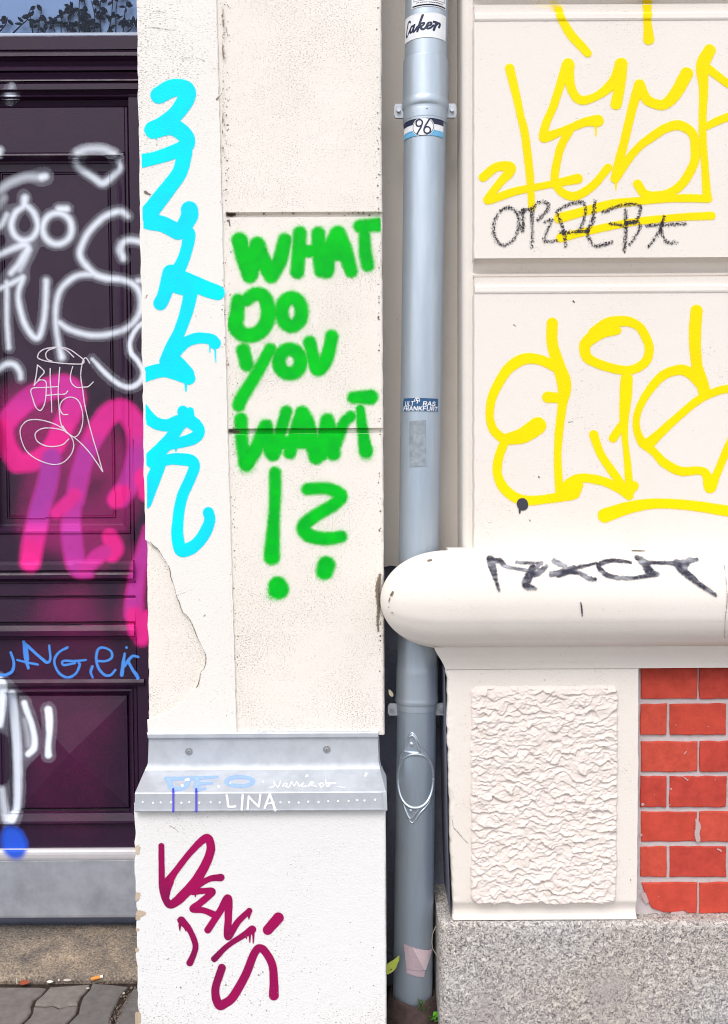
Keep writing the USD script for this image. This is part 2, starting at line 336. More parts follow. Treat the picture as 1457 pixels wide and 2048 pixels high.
paint_mat('paint_yellow', (0.84, 0.645, 0.0), (0.82, 0.59, 0.0), grain=0.18, k=1.5)
paint_mat('paint_cyan', (0.0, 0.70, 0.82), (0.01, 0.54, 0.76), grain=0.18, k=1.6)
paint_mat('paint_green', (0.0, 0.37, 0.018), (0.0, 0.55, 0.012), grain=1.0, k=1.35, nscale=420)
paint_mat('paint_plum', (0.165, 0.008, 0.062), (0.33, 0.006, 0.085), grain=0.12, k=1.9, rough=0.4)
paint_mat('paint_white', (0.78, 0.83, 0.93), (0.74, 0.79, 0.92), grain=0.22, k=1.0, bump=0.1)
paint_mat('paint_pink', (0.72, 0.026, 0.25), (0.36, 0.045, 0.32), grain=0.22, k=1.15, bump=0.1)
paint_mat('paint_blue', (0.025, 0.095, 0.60), (0.02, 0.08, 0.5), grain=0.15, k=1.1, bump=0.1)
paint_mat('marker_blue', (0.06, 0.22, 0.68), (0.09, 0.30, 0.75), grain=0.5, k=1.8, nscale=500, bump=0.1)
paint_mat('mortar_smear', (0.42, 0.31, 0.31), (0.55, 0.44, 0.43), grain=1.4, k=2.0, nscale=260, bump=0.8)
paint_mat('marker_white', (0.66, 0.60, 0.68), grain=0.1, k=1.6, bump=0.0)
paint_mat('chalk_black', (0.03, 0.026, 0.03), grain=2.3, k=3.5, nscale=330)
paint_mat('brush_black', (0.03, 0.03, 0.045), (0.40, 0.40, 0.45), grain=1.3, k=1.5, nscale=200)
paint_mat('blob_black', (0.05, 0.05, 0.065), grain=0.2, k=2.0)
paint_mat('marker_pale_blue', (0.27, 0.40, 0.80), (0.35, 0.48, 0.85), grain=0.5, k=1.1, nscale=160, bump=0.0)
paint_mat('marker_violet', (0.10, 0.09, 0.55), grain=0.2, k=1.8, bump=0.0)
paint_mat('correction_white', (0.86, 0.86, 0.88), grain=0.5, k=1.5, bump=0.1)
paint_mat('bare_plaster', (0.42, 0.32, 0.24), (0.55, 0.46, 0.36), grain=0.9, k=2.5, nscale=300, bump=0.8)
paint_mat('dirt_line', (0.13, 0.10, 0.08), (0.2, 0.16, 0.12), grain=1.3, k=2.0, nscale=360, bump=0.3)

# ------------------------------------------------------------------ paint: strokes in photograph pixels laid over a real surface
def stroke_samples(pts, step):
    p = np.array([(q[0], q[1], q[2]) for q in pts], float)
    if len(p) == 1: return p
    e = np.vstack([2 * p[0] - p[1], p, 2 * p[-1] - p[-2]])
    out = []
    for i in range(1, len(e) - 2):
        a, b, c, d = e[i - 1], e[i], e[i + 1], e[i + 2]
        n = max(int(np.hypot(*(c - b)[:2]) / step) + 1, 2)
        t = np.linspace(0, 1, n, endpoint=False)[:, None]
        out.append(0.5 * (2 * b + (c - a) * t + (2 * a - 5 * b + 4 * c - d) * t ** 2 + (-a + 3 * b - 3 * c + d) * t ** 3))
    out.append(p[-1:]); return np.vstack(out)

def paint(name, parent, strokes, depth, plane, material, g=1.5, soft=3.0, off=0.0006, label=None, clip=None, r0=8.0, halo=0.0, hamp=0.20, zsnap=None, thin=0.0, n_it=4):
    """strokes: dicts or lists of (x, y[, r]). depth(X, Z) gives the surface's y. One mesh with its opacity in the attribute cover."""
    S = []
    for s in strokes:
        s = s if isinstance(s, dict) else {'p': s}
        r = s.get('r', r0)
        pts = [(q[0], q[1], q[2] if len(q) > 2 else r) for q in s['p']]
        S.append((stroke_samples(pts, max(0.7, min(r, 6) * 0.35)), s.get('soft', soft), s.get('a', 1.0), s.get('tone', 0.0)))
    allp = np.vstack([q[0] for q in S]); m = max(q[1] for q in S) + halo * 2 + 2 + allp[:, 2].max()
    x0, x1, y0, y1 = allp[:, 0].min() - m, allp[:, 0].max() + m, allp[:, 1].min() - m, allp[:, 1].max() + m
    xs, ys = np.arange(x0, x1 + g, g), np.arange(y0, y1 + g, g)
    if zsnap is not None:                    # extra rows where the surface has an edge
        ys = np.unique(np.concatenate([ys, [z for z in zsnap if y0 < z < y1]]))
    XX, YY = np.meshgrid(xs, ys)
    cover, tone = np.zeros_like(XX), np.zeros_like(XX)
    wob = fnoise(XX, YY, 0.09, 5, 2) * 1.6
    for samp, sf, al, tn in S:
        d = np.full_like(XX, 1e3)
        for (px, py, r) in samp:
            R = r + sf + halo * 2.3 + 2
            j0, j1 = np.searchsorted(xs, (px - R, px + R)); i0, i1 = np.searchsorted(ys, (py - R, py + R))
            if j1 <= j0 or i1 <= i0: continue
            dd = np.hypot(XX[i0:i1, j0:j1] - px, YY[i0:i1, j0:j1] - py) - r
            np.minimum(d[i0:i1, j0:j1], dd, out=d[i0:i1, j0:j1])
        d = d + wob * min(1.0, sf / 3)
        t = np.clip((sf - d) / (2 * sf), 0, 1); a = t * t * (3 - 2 * t)
        if halo: a = np.maximum(a, hamp * np.clip(1 - np.maximum(d, 0) / (halo * 2.2), 0, 1) ** 2)
        a = a * al
        tone = tone * (1 - a) + np.asarray(tn if not callable(tn) else tn(XX, YY)) * a
        cover = np.maximum(cover, a) if al >= 1 else cover + a * (1 - cover)
    if thin: cover = cover * np.clip(1 - thin * (0.5 + 2.2 * fnoise(XX, YY, 0.018, 9, 3)), 0.3, 1)
    if clip is not None: cover = np.where(clip(XX, YY), cover, 0)
    W = P(XX, YY, plane)
    for _ in range(n_it):                       # settle the parallax: where the sight line meets the surface
        Y = depth(W[..., 0], W[..., 2])
        if n_it > 4: Y = W[..., 1] + 0.42 * (Y - W[..., 1])           # a shallow slope needs damping
        W = P(XX, YY, np.clip(Y, -1, 1))
    W[..., 1] = Y - off
    f = grid_faces(len(ys), len(xs))[:, ::-1]
    keep = (cover.ravel()[f] > 0.035).any(1) & np.isfinite(Y.ravel()[f]).all(1)
    f = f[keep]
    u, inv = np.unique(f, return_inverse=True)
    return obj(name, (W.reshape(-1, 3)[u], inv.reshape(-1, 3)), material, parent, label=label, smooth=False, kind='stuff' if name in ('scuff', 'dirt_marks', 'crack', 'edge_dirt', 'bare_patch') else None,
               attrs={'cover': cover.ravel()[u], 'tone': np.clip(tone.ravel()[u], 0, 1)})

def ellipse(cx, cy, rx, ry, r, n=14, a0=0.0, a1=360.0, tilt=0.0):
    t = np.radians(np.linspace(a0, a1, n)); c, s = math.cos(math.radians(tilt)), math.sin(math.radians(tilt))
    x, y = rx * np.cos(t), ry * np.sin(t)
    return [(cx + c * a - s * b, cy + s * a + c * b, r) for a, b in zip(x, y)]

class DepthMap:
    """Nearest front surface (smallest y) of a set of meshes over a grid in x and z, for laying paint over joinery."""
    def __init__(self, meshes, x0, x1, z0, z1, h=0.0015):
        self.x0, self.z0, self.h = x0, z0, h
        nx, nz = int((x1 - x0) / h) + 1, int((z1 - z0) / h) + 1
        self.D = np.full((nz, nx), np.inf)
        gx, gz = x0 + np.arange(nx) * h, z0 + np.arange(nz) * h
        for v, f in meshes:
            for tri in np.asarray(v)[np.asarray(f)]:
                (ax, ay, az), (bx, by, bz), (cx, cy, cz) = tri
                den = (bx - ax) * (cz - az) - (cx - ax) * (bz - az)
                if abs(den) < 1e-10: continue
                j0, j1 = np.searchsorted(gx, (min(ax, bx, cx) - 1e-9, max(ax, bx, cx) + 1e-9)); i0, i1 = np.searchsorted(gz, (min(az, bz, cz) - 1e-9, max(az, bz, cz) + 1e-9))
                if j1 <= j0 or i1 <= i0: continue
                X, Z = np.meshgrid(gx[j0:j1], gz[i0:i1])
                u = ((X - ax) * (cz - az) - (cx - ax) * (Z - az)) / den; w = ((bx - ax) * (Z - az) - (X - ax) * (bz - az)) / den
                ok = (u >= -1e-6) & (w >= -1e-6) & (u + w <= 1 + 1e-6)
                y = np.where(ok, ay + u * (by - ay) + w * (cy - ay), np.inf)
                np.minimum(self.D[i0:i1, j0:j1], y, out=self.D[i0:i1, j0:j1])
        D = self.D; E = D.copy()                     # nearest over the 3 x 3 neighbours keeps the paint in front of every edge
        for di in (-1, 0, 1):
            for dj in (-1, 0, 1): E = np.minimum(E, np.roll(np.roll(D, di, 0), dj, 1))
        self.E = np.where(np.isfinite(E), E, 0.30)
    def __call__(self, X, Z):
        i = np.clip(np.rint((Z - self.z0) / self.h).astype(int), 0, self.E.shape[0] - 1); j = np.clip(np.rint((X - self.x0) / self.h).astype(int), 0, self.E.shape[1] - 1)
        return self.E[i, j]

# ================================================================== the setting: ground, pavement
def sheet(x0, x1, y0, y1, z): return np.array([(x0, y0, z), (x1, y0, z), (x1, y1, z), (x0, y1, z)], float), np.array([(0, 1, 2), (0, 2, 3)])
obj('ground', sheet(-150, 150, -300, 60, -0.045), 'road_grey', label='grey street surface in front of the house', kind='structure')
pav = thing('pavement', (0, -0.5, 0), 'grey paved pavement at the foot of the wall', kind='structure')
obj('joint_bed', boxm(-2.2, 2.2, -1.9, 0.30, -0.12, -0.006), 'joint_dirt', pav)

def paver(poly, k):
    """A paver from its outline on the ground: a flat top with a worn, rounded edge."""
    poly = poly.buffer(-0.0015).buffer(0.0008)
    ring = np.array(poly.exterior.coords)[:-1]
    if not poly.exterior.is_ccw: ring = ring[::-1]
    n = len(ring); c = ring.mean(0); tilt = rng.normal(0, 0.004, 2); dz = rng.normal(0, 0.0008)
    def z(q): return dz + (q - c) @ tilt
    d = c - ring; d /= np.linalg.norm(d, axis=1, keepdims=True)
    V, F = [], []
    for inset, drop in ((0, -0.03), (0, -0.004), (0.0022, -0.0012), (0.006, 0.0)):
        q = ring + d * inset
        V.append(np.column_stack([q, z(q) + drop]))
    V = np.vstack(V)
    for L in range(3):
        for i in range(n):
            j = (i + 1) % n
            F += [(L * n + i, L * n + j, (L + 1) * n + j), (L * n + i, (L + 1) * n + j, (L + 1) * n + i)]
    top = V[3 * n:]
    v2, f2 = trimesh.creation.triangulate_polygon(Polygon(top[:, :2]), engine='earcut')
    zz = z(np.array(v2)); m = join((V, np.array(F)), (np.column_stack([v2, zz]), np.array(f2)))
    obj('paver', m, 'paver_grey' if k == 0 else f'paver_grey_{k}', pav)

# the pavers in view, outlines as they lie
seen = [[(-150, 1974), (80, 1974), (94, 1976), (84, 1988), (68, 1999), (63, 2010), (63, 2022), (55, 2034), (38, 2049), (8, 2085), (-150, 2085)],
        [(100, 1973), (140, 1970), (181, 1967), (176, 1978), (163, 1990), (158, 2000), (156, 2008), (140, 2009), (120, 2014), (107, 2009), (90, 2010), (69, 2009), (71, 2001), (85, 1989)],
        [(67, 2013), (90, 2013), (107, 2012), (120, 2017), (140, 2012), (157, 2011), (152, 2026), (132, 2047), (98, 2085), (14, 2085), (43, 2050), (60, 2034), (66, 2023)],
        [(185, 1966), (225, 1969), (258, 1973), (243, 1990), (232, 2010), (222, 2032), (215, 2085), (106, 2085), (136, 2048), (157, 2027), (161, 2008), (166, 1994), (180, 1979)],
        [(268, 1975), (330, 1975), (330, 2085), (226, 2085), (231, 2042), (241, 2016), (253, 1994)]]
for k, q in enumerate(seen):
    q = np.array(q, float)
    paver(Polygon(PG(q[:, 0], q[:, 1])[:, :2]), (0, 1, 0, 2, 2)[k])
ylim = float(PG(200, 2085)[1]) - 0.004
for r in range(9):
    y1 = ylim - r * 0.115; y0 = y1 - 0.111
    for c in range(-9, 9):
        xa = c * 0.17 + (0.085 if r % 2 else 0) + 0.03; xb = xa + 0.166
        bx = [(xa + 0.012 * math.sin(t * 3.1) * (0 < t < 1), y0 + (y1 - y0) * t) for t in (0, .3, .7, 1)] + [(xb + 0.012 * math.sin(t * 3.1) * (0 < t < 1), y0 + (y1 - y0) * t) for t in (1, .7, .3, 0)]
        paver(Polygon(bx), (r * 3 + c * 5) % 3)

# ================================================================== wall pier between door and downpipe
PIER_X0, PIER_X1 = PX(290, 0), PX(767, 0)
PIER_Z0, SEAM = PZ(1470, 0), PX(455, 0)
GROOVES = [(PZ(424, 0, 610), PZ(433, 0, 610)), (PZ(857, 0, 610), PZ(867, 0, 610))]
GX = PX(457, 0)
def pier_depth(X, Z):
    y = 0.0006 * fnoise(X, Z, 9, 3) + 0.0005 * fnoise(X, Z, 60, 4)
    for zt, zb in GROOVES:
        w = np.clip((Z - zb) / 0.0015 + 0.5, 0, 1) * np.clip((zt - Z) / 0.0015 + 0.5, 0, 1) * np.clip((X - GX) / 0.004, 0, 1)
        y = y + w * (0.011 + 0.002 * fnoise(X, Z, 120, 6))
    d = np.minimum(X - PIER_X0, PIER_X1 - X) - 0.0
    r = 0.006
    dd = np.clip(r - d, 0, r)
    y = y + r - np.sqrt(np.maximum(r * r - dd * dd, 0))
    # crumbled arris where the ledge meets the pier
    zc = PZ(1200, 0)
    y = y + 0.02 * np.clip(1 - (PIER_X1 - X) / 0.012, 0, 1) * np.exp(-((Z - zc) / 0.035) ** 2) * (0.6 + fnoise(X, Z, 90, 8) * 1.6)
    return y
pier = thing('wall_pier', (0.5 * (PIER_X0 + PIER_X1), 0.2, PIER_Z0), 'cream rendered wall pier between the dark door and the downpipe', 'wall')
xs = np.unique(np.concatenate([np.linspace(PIER_X0, PIER_X1, 170), PIER_X0 + np.array([.0012, .0024, .0036]), PIER_X1 - np.array([.0012, .0024, .0036, .008]), [GX, GX + .004]]))
zt_ = PZ(-30, 0)
zs = [np.arange(PIER_Z0, zt_, 0.003), np.arange(zt_, 3.2, 0.06)]
for a, b in GROOVES: zs.append(np.array([b - .00076, b + .00076, a - .00076, a + .00076, .5 * (a + b)]))
zs = np.unique(np.concatenate(zs))
XX, ZZ = np.meshgrid(xs, zs)
jl, jr = fnoise(zs, zs * 0, 30, 11, 4) * 0.006, fnoise(zs, zs * 0 + 4, 30, 12, 4) * 0.004
XJ = XX + jl[:, None] * np.clip(1 - (XX - PIER_X0) / 0.03, 0, 1) + jr[:, None] * np.clip(1 - (PIER_X1 - XX) / 0.03, 0, 1)
obj('plaster_face', relief(xs, zs, pier_depth(XX, ZZ), 0.45, X=XJ), 'plaster_cream', pier, smooth=40)
# the newer, whiter coat on the left strip, broken away at the lower left
def jitter_line(a, b, n, amp, f, seed):
    t = np.linspace(0, 1, n); p = np.outer(1 - t, a) + np.outer(t, b)
    p[:, 0] += fnoise(p[:, 1], p[:, 1] * 0, f, seed, 4) * amp
    return p
peel = np.array([(280, 1072), (299, 1083), (304, 1090), (314, 1098), (322, 1110), (332, 1126), (339, 1140), (341, 1155), (347, 1172), (352, 1192), (358, 1206), (364, 1224), (371, 1230), (379, 1240), (387, 1258),
                 (396, 1280), (404, 1296), (410, 1310), (411, 1322), (408, 1336), (401, 1345), (399, 1357), (396, 1368), (392, 1376), (384, 1384), (372, 1400), (340, 1425), (312, 1437), (280, 1440)], float)
pw = P(peel[:, 0], peel[:, 1], 0)[:, [0, 2]]; pw += np.stack([fnoise(pw[:, 0], pw[:, 1], 160, 13), fnoise(pw[:, 0], pw[:, 1], 160, 14)], -1) * 0.003
L_ = jitter_line((PIER_X0 - 0.0015, PIER_Z0), (PIER_X0 - 0.0015, 3.2), 260, 0.006, 30, 11)
R_ = jitter_line((SEAM + 0.0055, 3.2), (SEAM + 0.0055, PIER_Z0), 420, 0.0035, 60, 16)
R_[:, 0] += np.interp(R_[:, 1], [PIER_Z0, PZ(900, 0), PZ(0, 0)], [PX(468, 0) - SEAM - .0055, PX(457, 0) - SEAM - .0055, PX(444, 0) - SEAM - .0055])
coat = Polygon(np.vstack([L_, R_])).buffer(0).difference(Polygon(pw).buffer(0))
coat = max(getattr(coat, 'geoms', [coat]), key=lambda q: q.area)
COAT_Y = -0.0048
v2, f2 = trimesh.creation.triangulate_polygon(coat, engine='earcut')
ext = trimesh.creation.extrude_polygon(coat.simplify(0.0002), 0.0046, engine='earcut')
ev = np.array(ext.vertices); ev = np.column_stack([ev[:, 0], COAT_Y + ev[:, 2], ev[:, 1]])
obj('plaster_coat', (ev, np.array(ext.faces)[:, ::-1]), 'plaster_white', pier, label='whiter coat of plaster on the left strip, broken away at its lower left')

# ================================================================== block at the pier's foot
BLK_X0, BLK_X1, BLK_Y = PX(271, -0.085, 1800), PX(772, -0.085, 1800), -0.085
xs = np.unique(np.concatenate([np.linspace(BLK_X0, BLK_X1, 150), BLK_X0 + np.array([.001, .002, .004]), BLK_X1 - np.array([.001, .002, .004])]))
zs = np.linspace(-0.05, PZ(1606, BLK_Y), 170)
XX, ZZ = np.meshgrid(xs, zs)
def blk_depth(X, Z):
    d = np.minimum(X - BLK_X0, BLK_X1 - X); dd = np.clip(0.004 - d, 0, 0.004)
    return BLK_Y + 0.004 - np.sqrt(np.maximum(0.004 ** 2 - dd * dd, 0)) + 0.0006 * fnoise(X, Z, 12, 21) + 0.0005 * fnoise(X, Z, 70, 22)
jl = fnoise(zs, zs * 0, 34, 23, 4) * 0.008; jr = fnoise(zs, zs * 0, 34, 24, 4) * 0.003
chip = np.zeros_like(zs)
for cy, w, dep in ((1703, 9, .004), (1795, 7, .006), (1828, 7, .008), (1900, 6, .003), (2030, 12, .005)): chip += dep * np.exp(-((zs - PZ(cy, BLK_Y)) / (w * 0.00109)) ** 2)
XJ = XX + (jl + chip)[:, None] * np.clip(1 - (XX - BLK_X0) / 0.02, 0, 1) + jr[:, None] * np.clip(1 - (BLK_X1 - XX) / 0.02, 0, 1)
block = thing('pier_block', (0.5 * (BLK_X0 + BLK_X1), 0.1, 0), 'white rendered block at the foot of the pier, under the zinc cover', 'wall base')
obj('plaster_face', relief(xs, zs, blk_depth(XX, ZZ), 0.45, X=XJ), 'plaster_block', block, smooth=40)

# ================================================================== right-hand house wall with rusticated panels
WY = -0.010
WX0, WX1 = PX(949, WY), 1.75
MP = [(0, -.010), (1.5, .0), (6, .013), (14, .024), (22, .031), (25, .031), (26, .017), (28, .013), (31, .015), (33.5, .026), (35.5, .028), (36.5, -.0045), (53, -.0020), (55, -.010), (57, -.0125), (66, -.013), (69, -.0115), (70, -.010)]
M1, M2 = PZ(515, WY, 1200), PZ(515 - 547, WY, 1200)
MPX = 2.09 / FPX
M3 = M2 + 547 * MPX
def moulding_pts(top): return [(y, top - px * MPX) for px, y in MP]
prof = []
for t in (M1, M2, M3): prof += [(z, y) for y, z in moulding_pts(t)]
prof = np.array(sorted(prof))
def wall_depth(X, Z): return np.interp(Z, prof[:, 0], prof[:, 1], left=WY, right=WY) + 0.0004 * fnoise(X, Z, 14, 31)
house = thing('house_wall', (1.0, 0.1, PZ(1100, WY)), 'cream house wall of broad moulded panels to the right of the downpipe', 'wall')
def panel(zb, zt):
    xs = np.unique(np.concatenate([WX0 + np.array([0, .0008, .002, .004, .006]), np.arange(WX0 + .01, PX(1500, WY), 0.008), [1.1, WX1]]))
    zs = np.unique(np.concatenate([np.linspace(zb, zt, 60), [zb + .001, zb + .002, zt - .001, zt - .002]]))
    XX, ZZ = np.meshgrid(xs, zs)
    d = XX - WX0; dd = np.clip(0.004 - d, 0, 0.004)
    e = np.minimum(zt - ZZ, 1.0); ee = np.clip(0.002 - e, 0, 0.002)
    Y = WY + 0.004 - np.sqrt(np.maximum(0.004 ** 2 - dd * dd, 0)) + 0.0004 * fnoise(XX, ZZ, 14, 31)
    XJ = XX + (fnoise(zs, zs * 0, 60, 33, 4) * 0.0025)[:, None] * np.clip(1 - d / 0.01, 0, 1)
    obj('wall_panel', relief(xs, zs, Y, 0.2, X=XJ), 'plaster_wall', house, smooth=40)
panel(PZ(1112, WY, 1200), M1 - 70 * MPX); panel(M1, M2 - 70 * MPX); panel(M2, M3 - 70 * MPX)
for t in (M1, M2, M3):
    obj('groove_moulding', hprofile(WX0 + 0.0015, WX1, moulding_pts(t), 0.2), 'plaster_wall', house)
# rounded return beside the downpipe, niche wall behind it, the mass above
NX1 = PX(926, 0.03)
a = np.linspace(0, math.pi / 2, 9)
ret = [(NX1 + 0.016 - 0.016 * math.sin(t), 0.030 + 0.016 - 0.016 * math.cos(t)) for t in a]
ret = [(WX0 + 0.01, 0.030)] + ret + [(NX1, 0.19)]
V, F = [], []
za, zb = PZ(1110, 0.03), 3.2
for x, y in ret: V += [(x, y, za), (x, y, zb)]
for i in range(len(ret) - 1): F += [(2 * i, 2 * i + 1, 2 * i + 3), (2 * i, 2 * i + 3, 2 * i + 2)]
obj('corner_return', (np.array(V), np.array(F)), 'plaster_wall', house, smooth=50)
xs, zs = np.linspace(PIER_X1 - 0.02, NX1 + 0.03, 40), np.unique(np.concatenate([np.linspace(PZ(1133, .16), 1.1, 40), np.linspace(1.1, 3.2, 60)]))
XX, ZZ = np.meshgrid(xs, zs); bot = fnoise(xs, xs * 0, 60, 36, 4) * 0.012
obj('niche_plaster', relief(xs, zs, 0.150 + 0.001 * fnoise(XX, ZZ, 20, 35), 0.19, Z=ZZ + bot[None] * np.clip(1 - (ZZ - zs[0]) / 0.02, 0, 1)), 'plaster_niche', house, smooth=40)
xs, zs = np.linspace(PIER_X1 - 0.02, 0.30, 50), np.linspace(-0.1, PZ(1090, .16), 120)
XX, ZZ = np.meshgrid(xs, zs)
obj('niche_back', relief(xs, zs, 0.172 + 0.012 * fnoise(XX, ZZ, 25, 37), 0.25), 'shaded_dirt_back', house, smooth=60)
obj('upper_wall', boxm(-2.4, WX1, 0.0, 0.7, 3.2, 5.2), 'plaster_wall', house)
obj('rear_wall', boxm(-2.4, WX1, 0.55, 0.7, -0.1, 3.2), 'plaster_niche', house)

# ================================================================== projecting rounded ledge
LEDGE_CZ = PZ(1205, -0.06, 1200)
LP = [(1099, -0.004), (1103, -0.030), (1110, -0.055), (1123, -0.080), (1145, -0.100), (1172, -0.115), (1205, -0.120), (1235, -0.117), (1260, -0.105), (1277, -0.088), (1288, -0.068), (1294, -0.045), (1296, -0.020), (1296, -0.003)]
lp = np.array([(y, PZ(p, y, 1200)) for p, y in LP])
tt = np.linspace(0, len(lp) - 1, 60); ii = np.arange(len(lp))
from scipy.interpolate import PchipInterpolator
lp = np.column_stack([PchipInterpolator(ii, lp[:, 0])(tt), PchipInterpolator(ii, lp[:, 1])(tt)])
LX0, LXB = PX(762, -0.05, 1200), PX(905, -0.08, 1200)
def ledge_e(x):
    q = np.clip((LXB - x) / (LXB - LX0), 0, 1); return np.sqrt(np.maximum(1 - q ** 2.15, 0))
lx = np.concatenate([LX0 + (LXB - LX0) * (1 - np.cos(np.linspace(0, math.pi / 2, 44))), np.linspace(LXB, 0.55, 60)[1:], np.linspace(0.55, WX1, 12)[1:]])
LV = np.zeros((len(lp), len(lx), 3))
for j, x in enumerate(lx):
    e = float(ledge_e(x)); e = max(e, 0.02)
    LV[:, j, 0] = x
    LV[:, j, 1] = -0.003 + (lp[:, 0] + 0.003) * e ** 0.75
    LV[:, j, 2] = LEDGE_CZ + (lp[:, 1] - LEDGE_CZ) * e + 0.0008 * fnoise(np.full(len(lp), x), lp[:, 1], 12, 41)
LV[:, :, 1] += 0.0012 * fnoise(LV[:, :, 0], LV[:, :, 2], 14, 42)
n0, n1 = LV.shape[:2]
lf = grid_faces(n0, n1)[:, ::-1]
back = [(0, 0, 0)]
ledge = thing('rounded_ledge', (1.0, -0.05, LEDGE_CZ), 'cream rounded stone ledge projecting under the right-hand wall, its end over the downpipe', 'ledge')
bv = LV[[0, -1]].reshape(-1, 3); bf = grid_faces(2, n1)
obj('bullnose', join((LV.reshape(-1, 3), lf), (bv, bf)), 'plaster_sill', ledge, smooth=50)
from scipy.interpolate import RegularGridInterpolator
_zi = np.linspace(LEDGE_CZ - 0.1, LEDGE_CZ + 0.12, 200)
full = LV[:, n1 - 20, :]
def ledge_depth(X, Z):
    o = np.argsort(full[:, 2]); zz, yy = full[o, 2], full[o, 1]
    e = np.maximum(ledge_e(X), 0.05)
    zl = LEDGE_CZ + (Z - LEDGE_CZ) / e
    return -0.003 + (np.interp(zl, zz, yy) + 0.003) * e ** 0.75 - 0.0012
xs = np.unique(np.concatenate([[PX(897, -.016, 1100), PX(900, -.016, 1100)], np.linspace(PX(905, -.016, 1100), 0.6, 40), [WX1]]))
zs = np.linspace(PZ(1116, -.018, 1200), PZ(1097, -.018, 1200), 6)
XX, ZZ = np.meshgrid(xs, zs)
obj('mortar_fillet', relief(xs, zs, -0.017 + 0.006 * np.clip((ZZ - zs[3]) / (zs[-1] - zs[3]), 0, 1) ** 2 + 0.001 * fnoise(XX, ZZ, 80, 43), 0.03), 'plaster_sill', ledge, smooth=40)
# the hollow moulding under the ledge
cz = [PZ(p, y, 1200) for p, y in ((1293, -.050), (1300, -.046), (1308, -.038), (1318, -.030), (1328, -.025), (1337, -.0225))]
cy = [-.050, -.046, -.038, -.030, -.025, -.0225]
cx = [PX(p, -.04, 1310) for p in (868, 871, 876, 883, 889, 893)]
V, F = [], []
for x, y, z in zip(cx, cy, cz): V += [(x, 0.16, z), (x, y, z), (WX1, y, z)]
for k in range(len(cx) - 1):
    for e in (0, 1):
        a, b = 3 * k + e, 3 * k + e + 1
        F += [(a, a + 3, b + 3), (a, b + 3, b)]
obj('cove', (np.array(V), np.array(F)), 'plaster_sill', ledge, smooth=35)

# ================================================================== base panel with rough stucco
BY = -0.020
bx1 = PX(1276, BY, 1600)
xs = np.unique(np.concatenate([np.linspace(0, 0.02, 9), np.linspace(0.02, 0.96, 60), np.linspace(0.96, 1, 6)]))
zs = np.unique(np.concatenate([np.linspace(PZ(1842, BY), PZ(1322, BY), 150)]))
lz = [PZ(1842, BY), PZ(1700, BY), PZ(1325, BY)]; lxx = [PX(906, BY, 1840), PX(901, BY, 1700), PX(893, BY, 1330)]
U, ZZ = np.meshgrid(xs, zs)
left = np.interp(ZZ, lz, lxx) + fnoise(ZZ, ZZ * 0, 45, 51, 4) * 0.010
right = bx1 + fnoise(ZZ, ZZ * 0, 20, 52, 3) * 0.004
XJ = left + U * (right - left)
pxz = [PZ(q, BY) for q in (1842, 1840, 1837.5, 1835, 1823, 1814, 1807, 1300)]
Yp = np.interp(ZZ, pxz, [-0.020, -0.0215, -0.0195, -0.0125, -0.0115, -0.015, -0.020, -0.020])
d = (XJ - left); dd = np.clip(0.006 - d, 0, 0.006); Y = Yp + (0.006 - np.sqrt(np.maximum(0.006 ** 2 - dd ** 2, 0))) + 0.0008 * fnoise(XJ, ZZ, 15, 53) + 0.012 * np.clip(1 - d / 0.012, 0, 1) * np.maximum(fnoise(XJ, ZZ, 70, 54), 0)
base_panel = thing('base_panel', (0.4, 0.0, PZ(1842, BY)), 'cream base panel with smooth border and rough stucco field under the ledge', 'wall panel')
obj('smooth_border', relief(xs, zs, Y, 0.2, X=XJ), 'plaster_wall', base_panel, smooth=40)
# stucco field: overlapping torn ridges with sharp lower lips
sx0, sx1, sz0, sz1 = PX(941, BY, 1600), PX(1236, BY, 1600), PZ(1808, BY, 1090), PZ(1370, BY, 1090)
xs, zs = np.arange(sx0, sx1, 0.0013), np.arange(sz0, sz1, 0.0012)
XX, ZZ = np.meshgrid(xs, zs)
from scipy.spatial import cKDTree
def flakes(X, Z, cx, cz, seed, warp):
    """Overlapping torn flakes of plaster: each patch tilts so that its lower lip stands proud."""
    r = np.random.default_rng(seed)
    x0, x1, z0, z1 = X.min() - cx, X.max() + cx, Z.min() - cz, Z.max() + cz
    n = int((x1 - x0) * (z1 - z0) / (cx * cz))
    p = np.column_stack([r.uniform(x0, x1, n) / cx, r.uniform(z0, z1, n) / cz])
    sz, sx, hh = r.uniform(.1, 1.15, n) ** 1.2, r.normal(0, .30, n), r.uniform(0, .55, n)
    wx, wz = X / cx + warp * fnoise(X, Z, .55 / cz, seed + 1, 4), Z / cz + warp * fnoise(X + 3, Z, .55 / cz, seed + 2, 4) + .55 * fnoise(X, Z, .14 / cz, seed + 3, 2) * 3
    i = cKDTree(p).query(np.column_stack([wx.ravel(), wz.ravel()]))[1]
    dz, dx = wz.ravel() - p[i, 1], wx.ravel() - p[i, 0]
    return (hh[i] - dz * sz[i] + dx * sx[i]).reshape(X.shape)
def stucco(X, Z):
    Z = Z + .022 * fnoise(X * 1.6, Z, 16, 76, 3); X = X + .012 * fnoise(X, Z, 22, 78, 2)
    h = flakes(X, Z, .0150, .0098, 61, 2.3) + .45 * flakes(X, Z, .0080, .0053, 71, 2.0) * np.clip(fnoise(X, Z, 25, 68, 3) * 5 + .7, 0, 1)
    h = h + 0.9 * fnoise(X, Z, 30, 67, 4) + .25 * fnoise(X, Z, 220, 69, 2)
    return np.clip(h - np.percentile(h, 1), 0, np.percentile(h, 99.5) - np.percentile(h, 1))
from scipy.ndimage import gaussian_filter
H = gaussian_filter(stucco(XX, ZZ), 0.8); H = H / H.max()
hx, hz, rc = (sx1 - sx0) / 2, (sz1 - sz0) / 2, 0.022
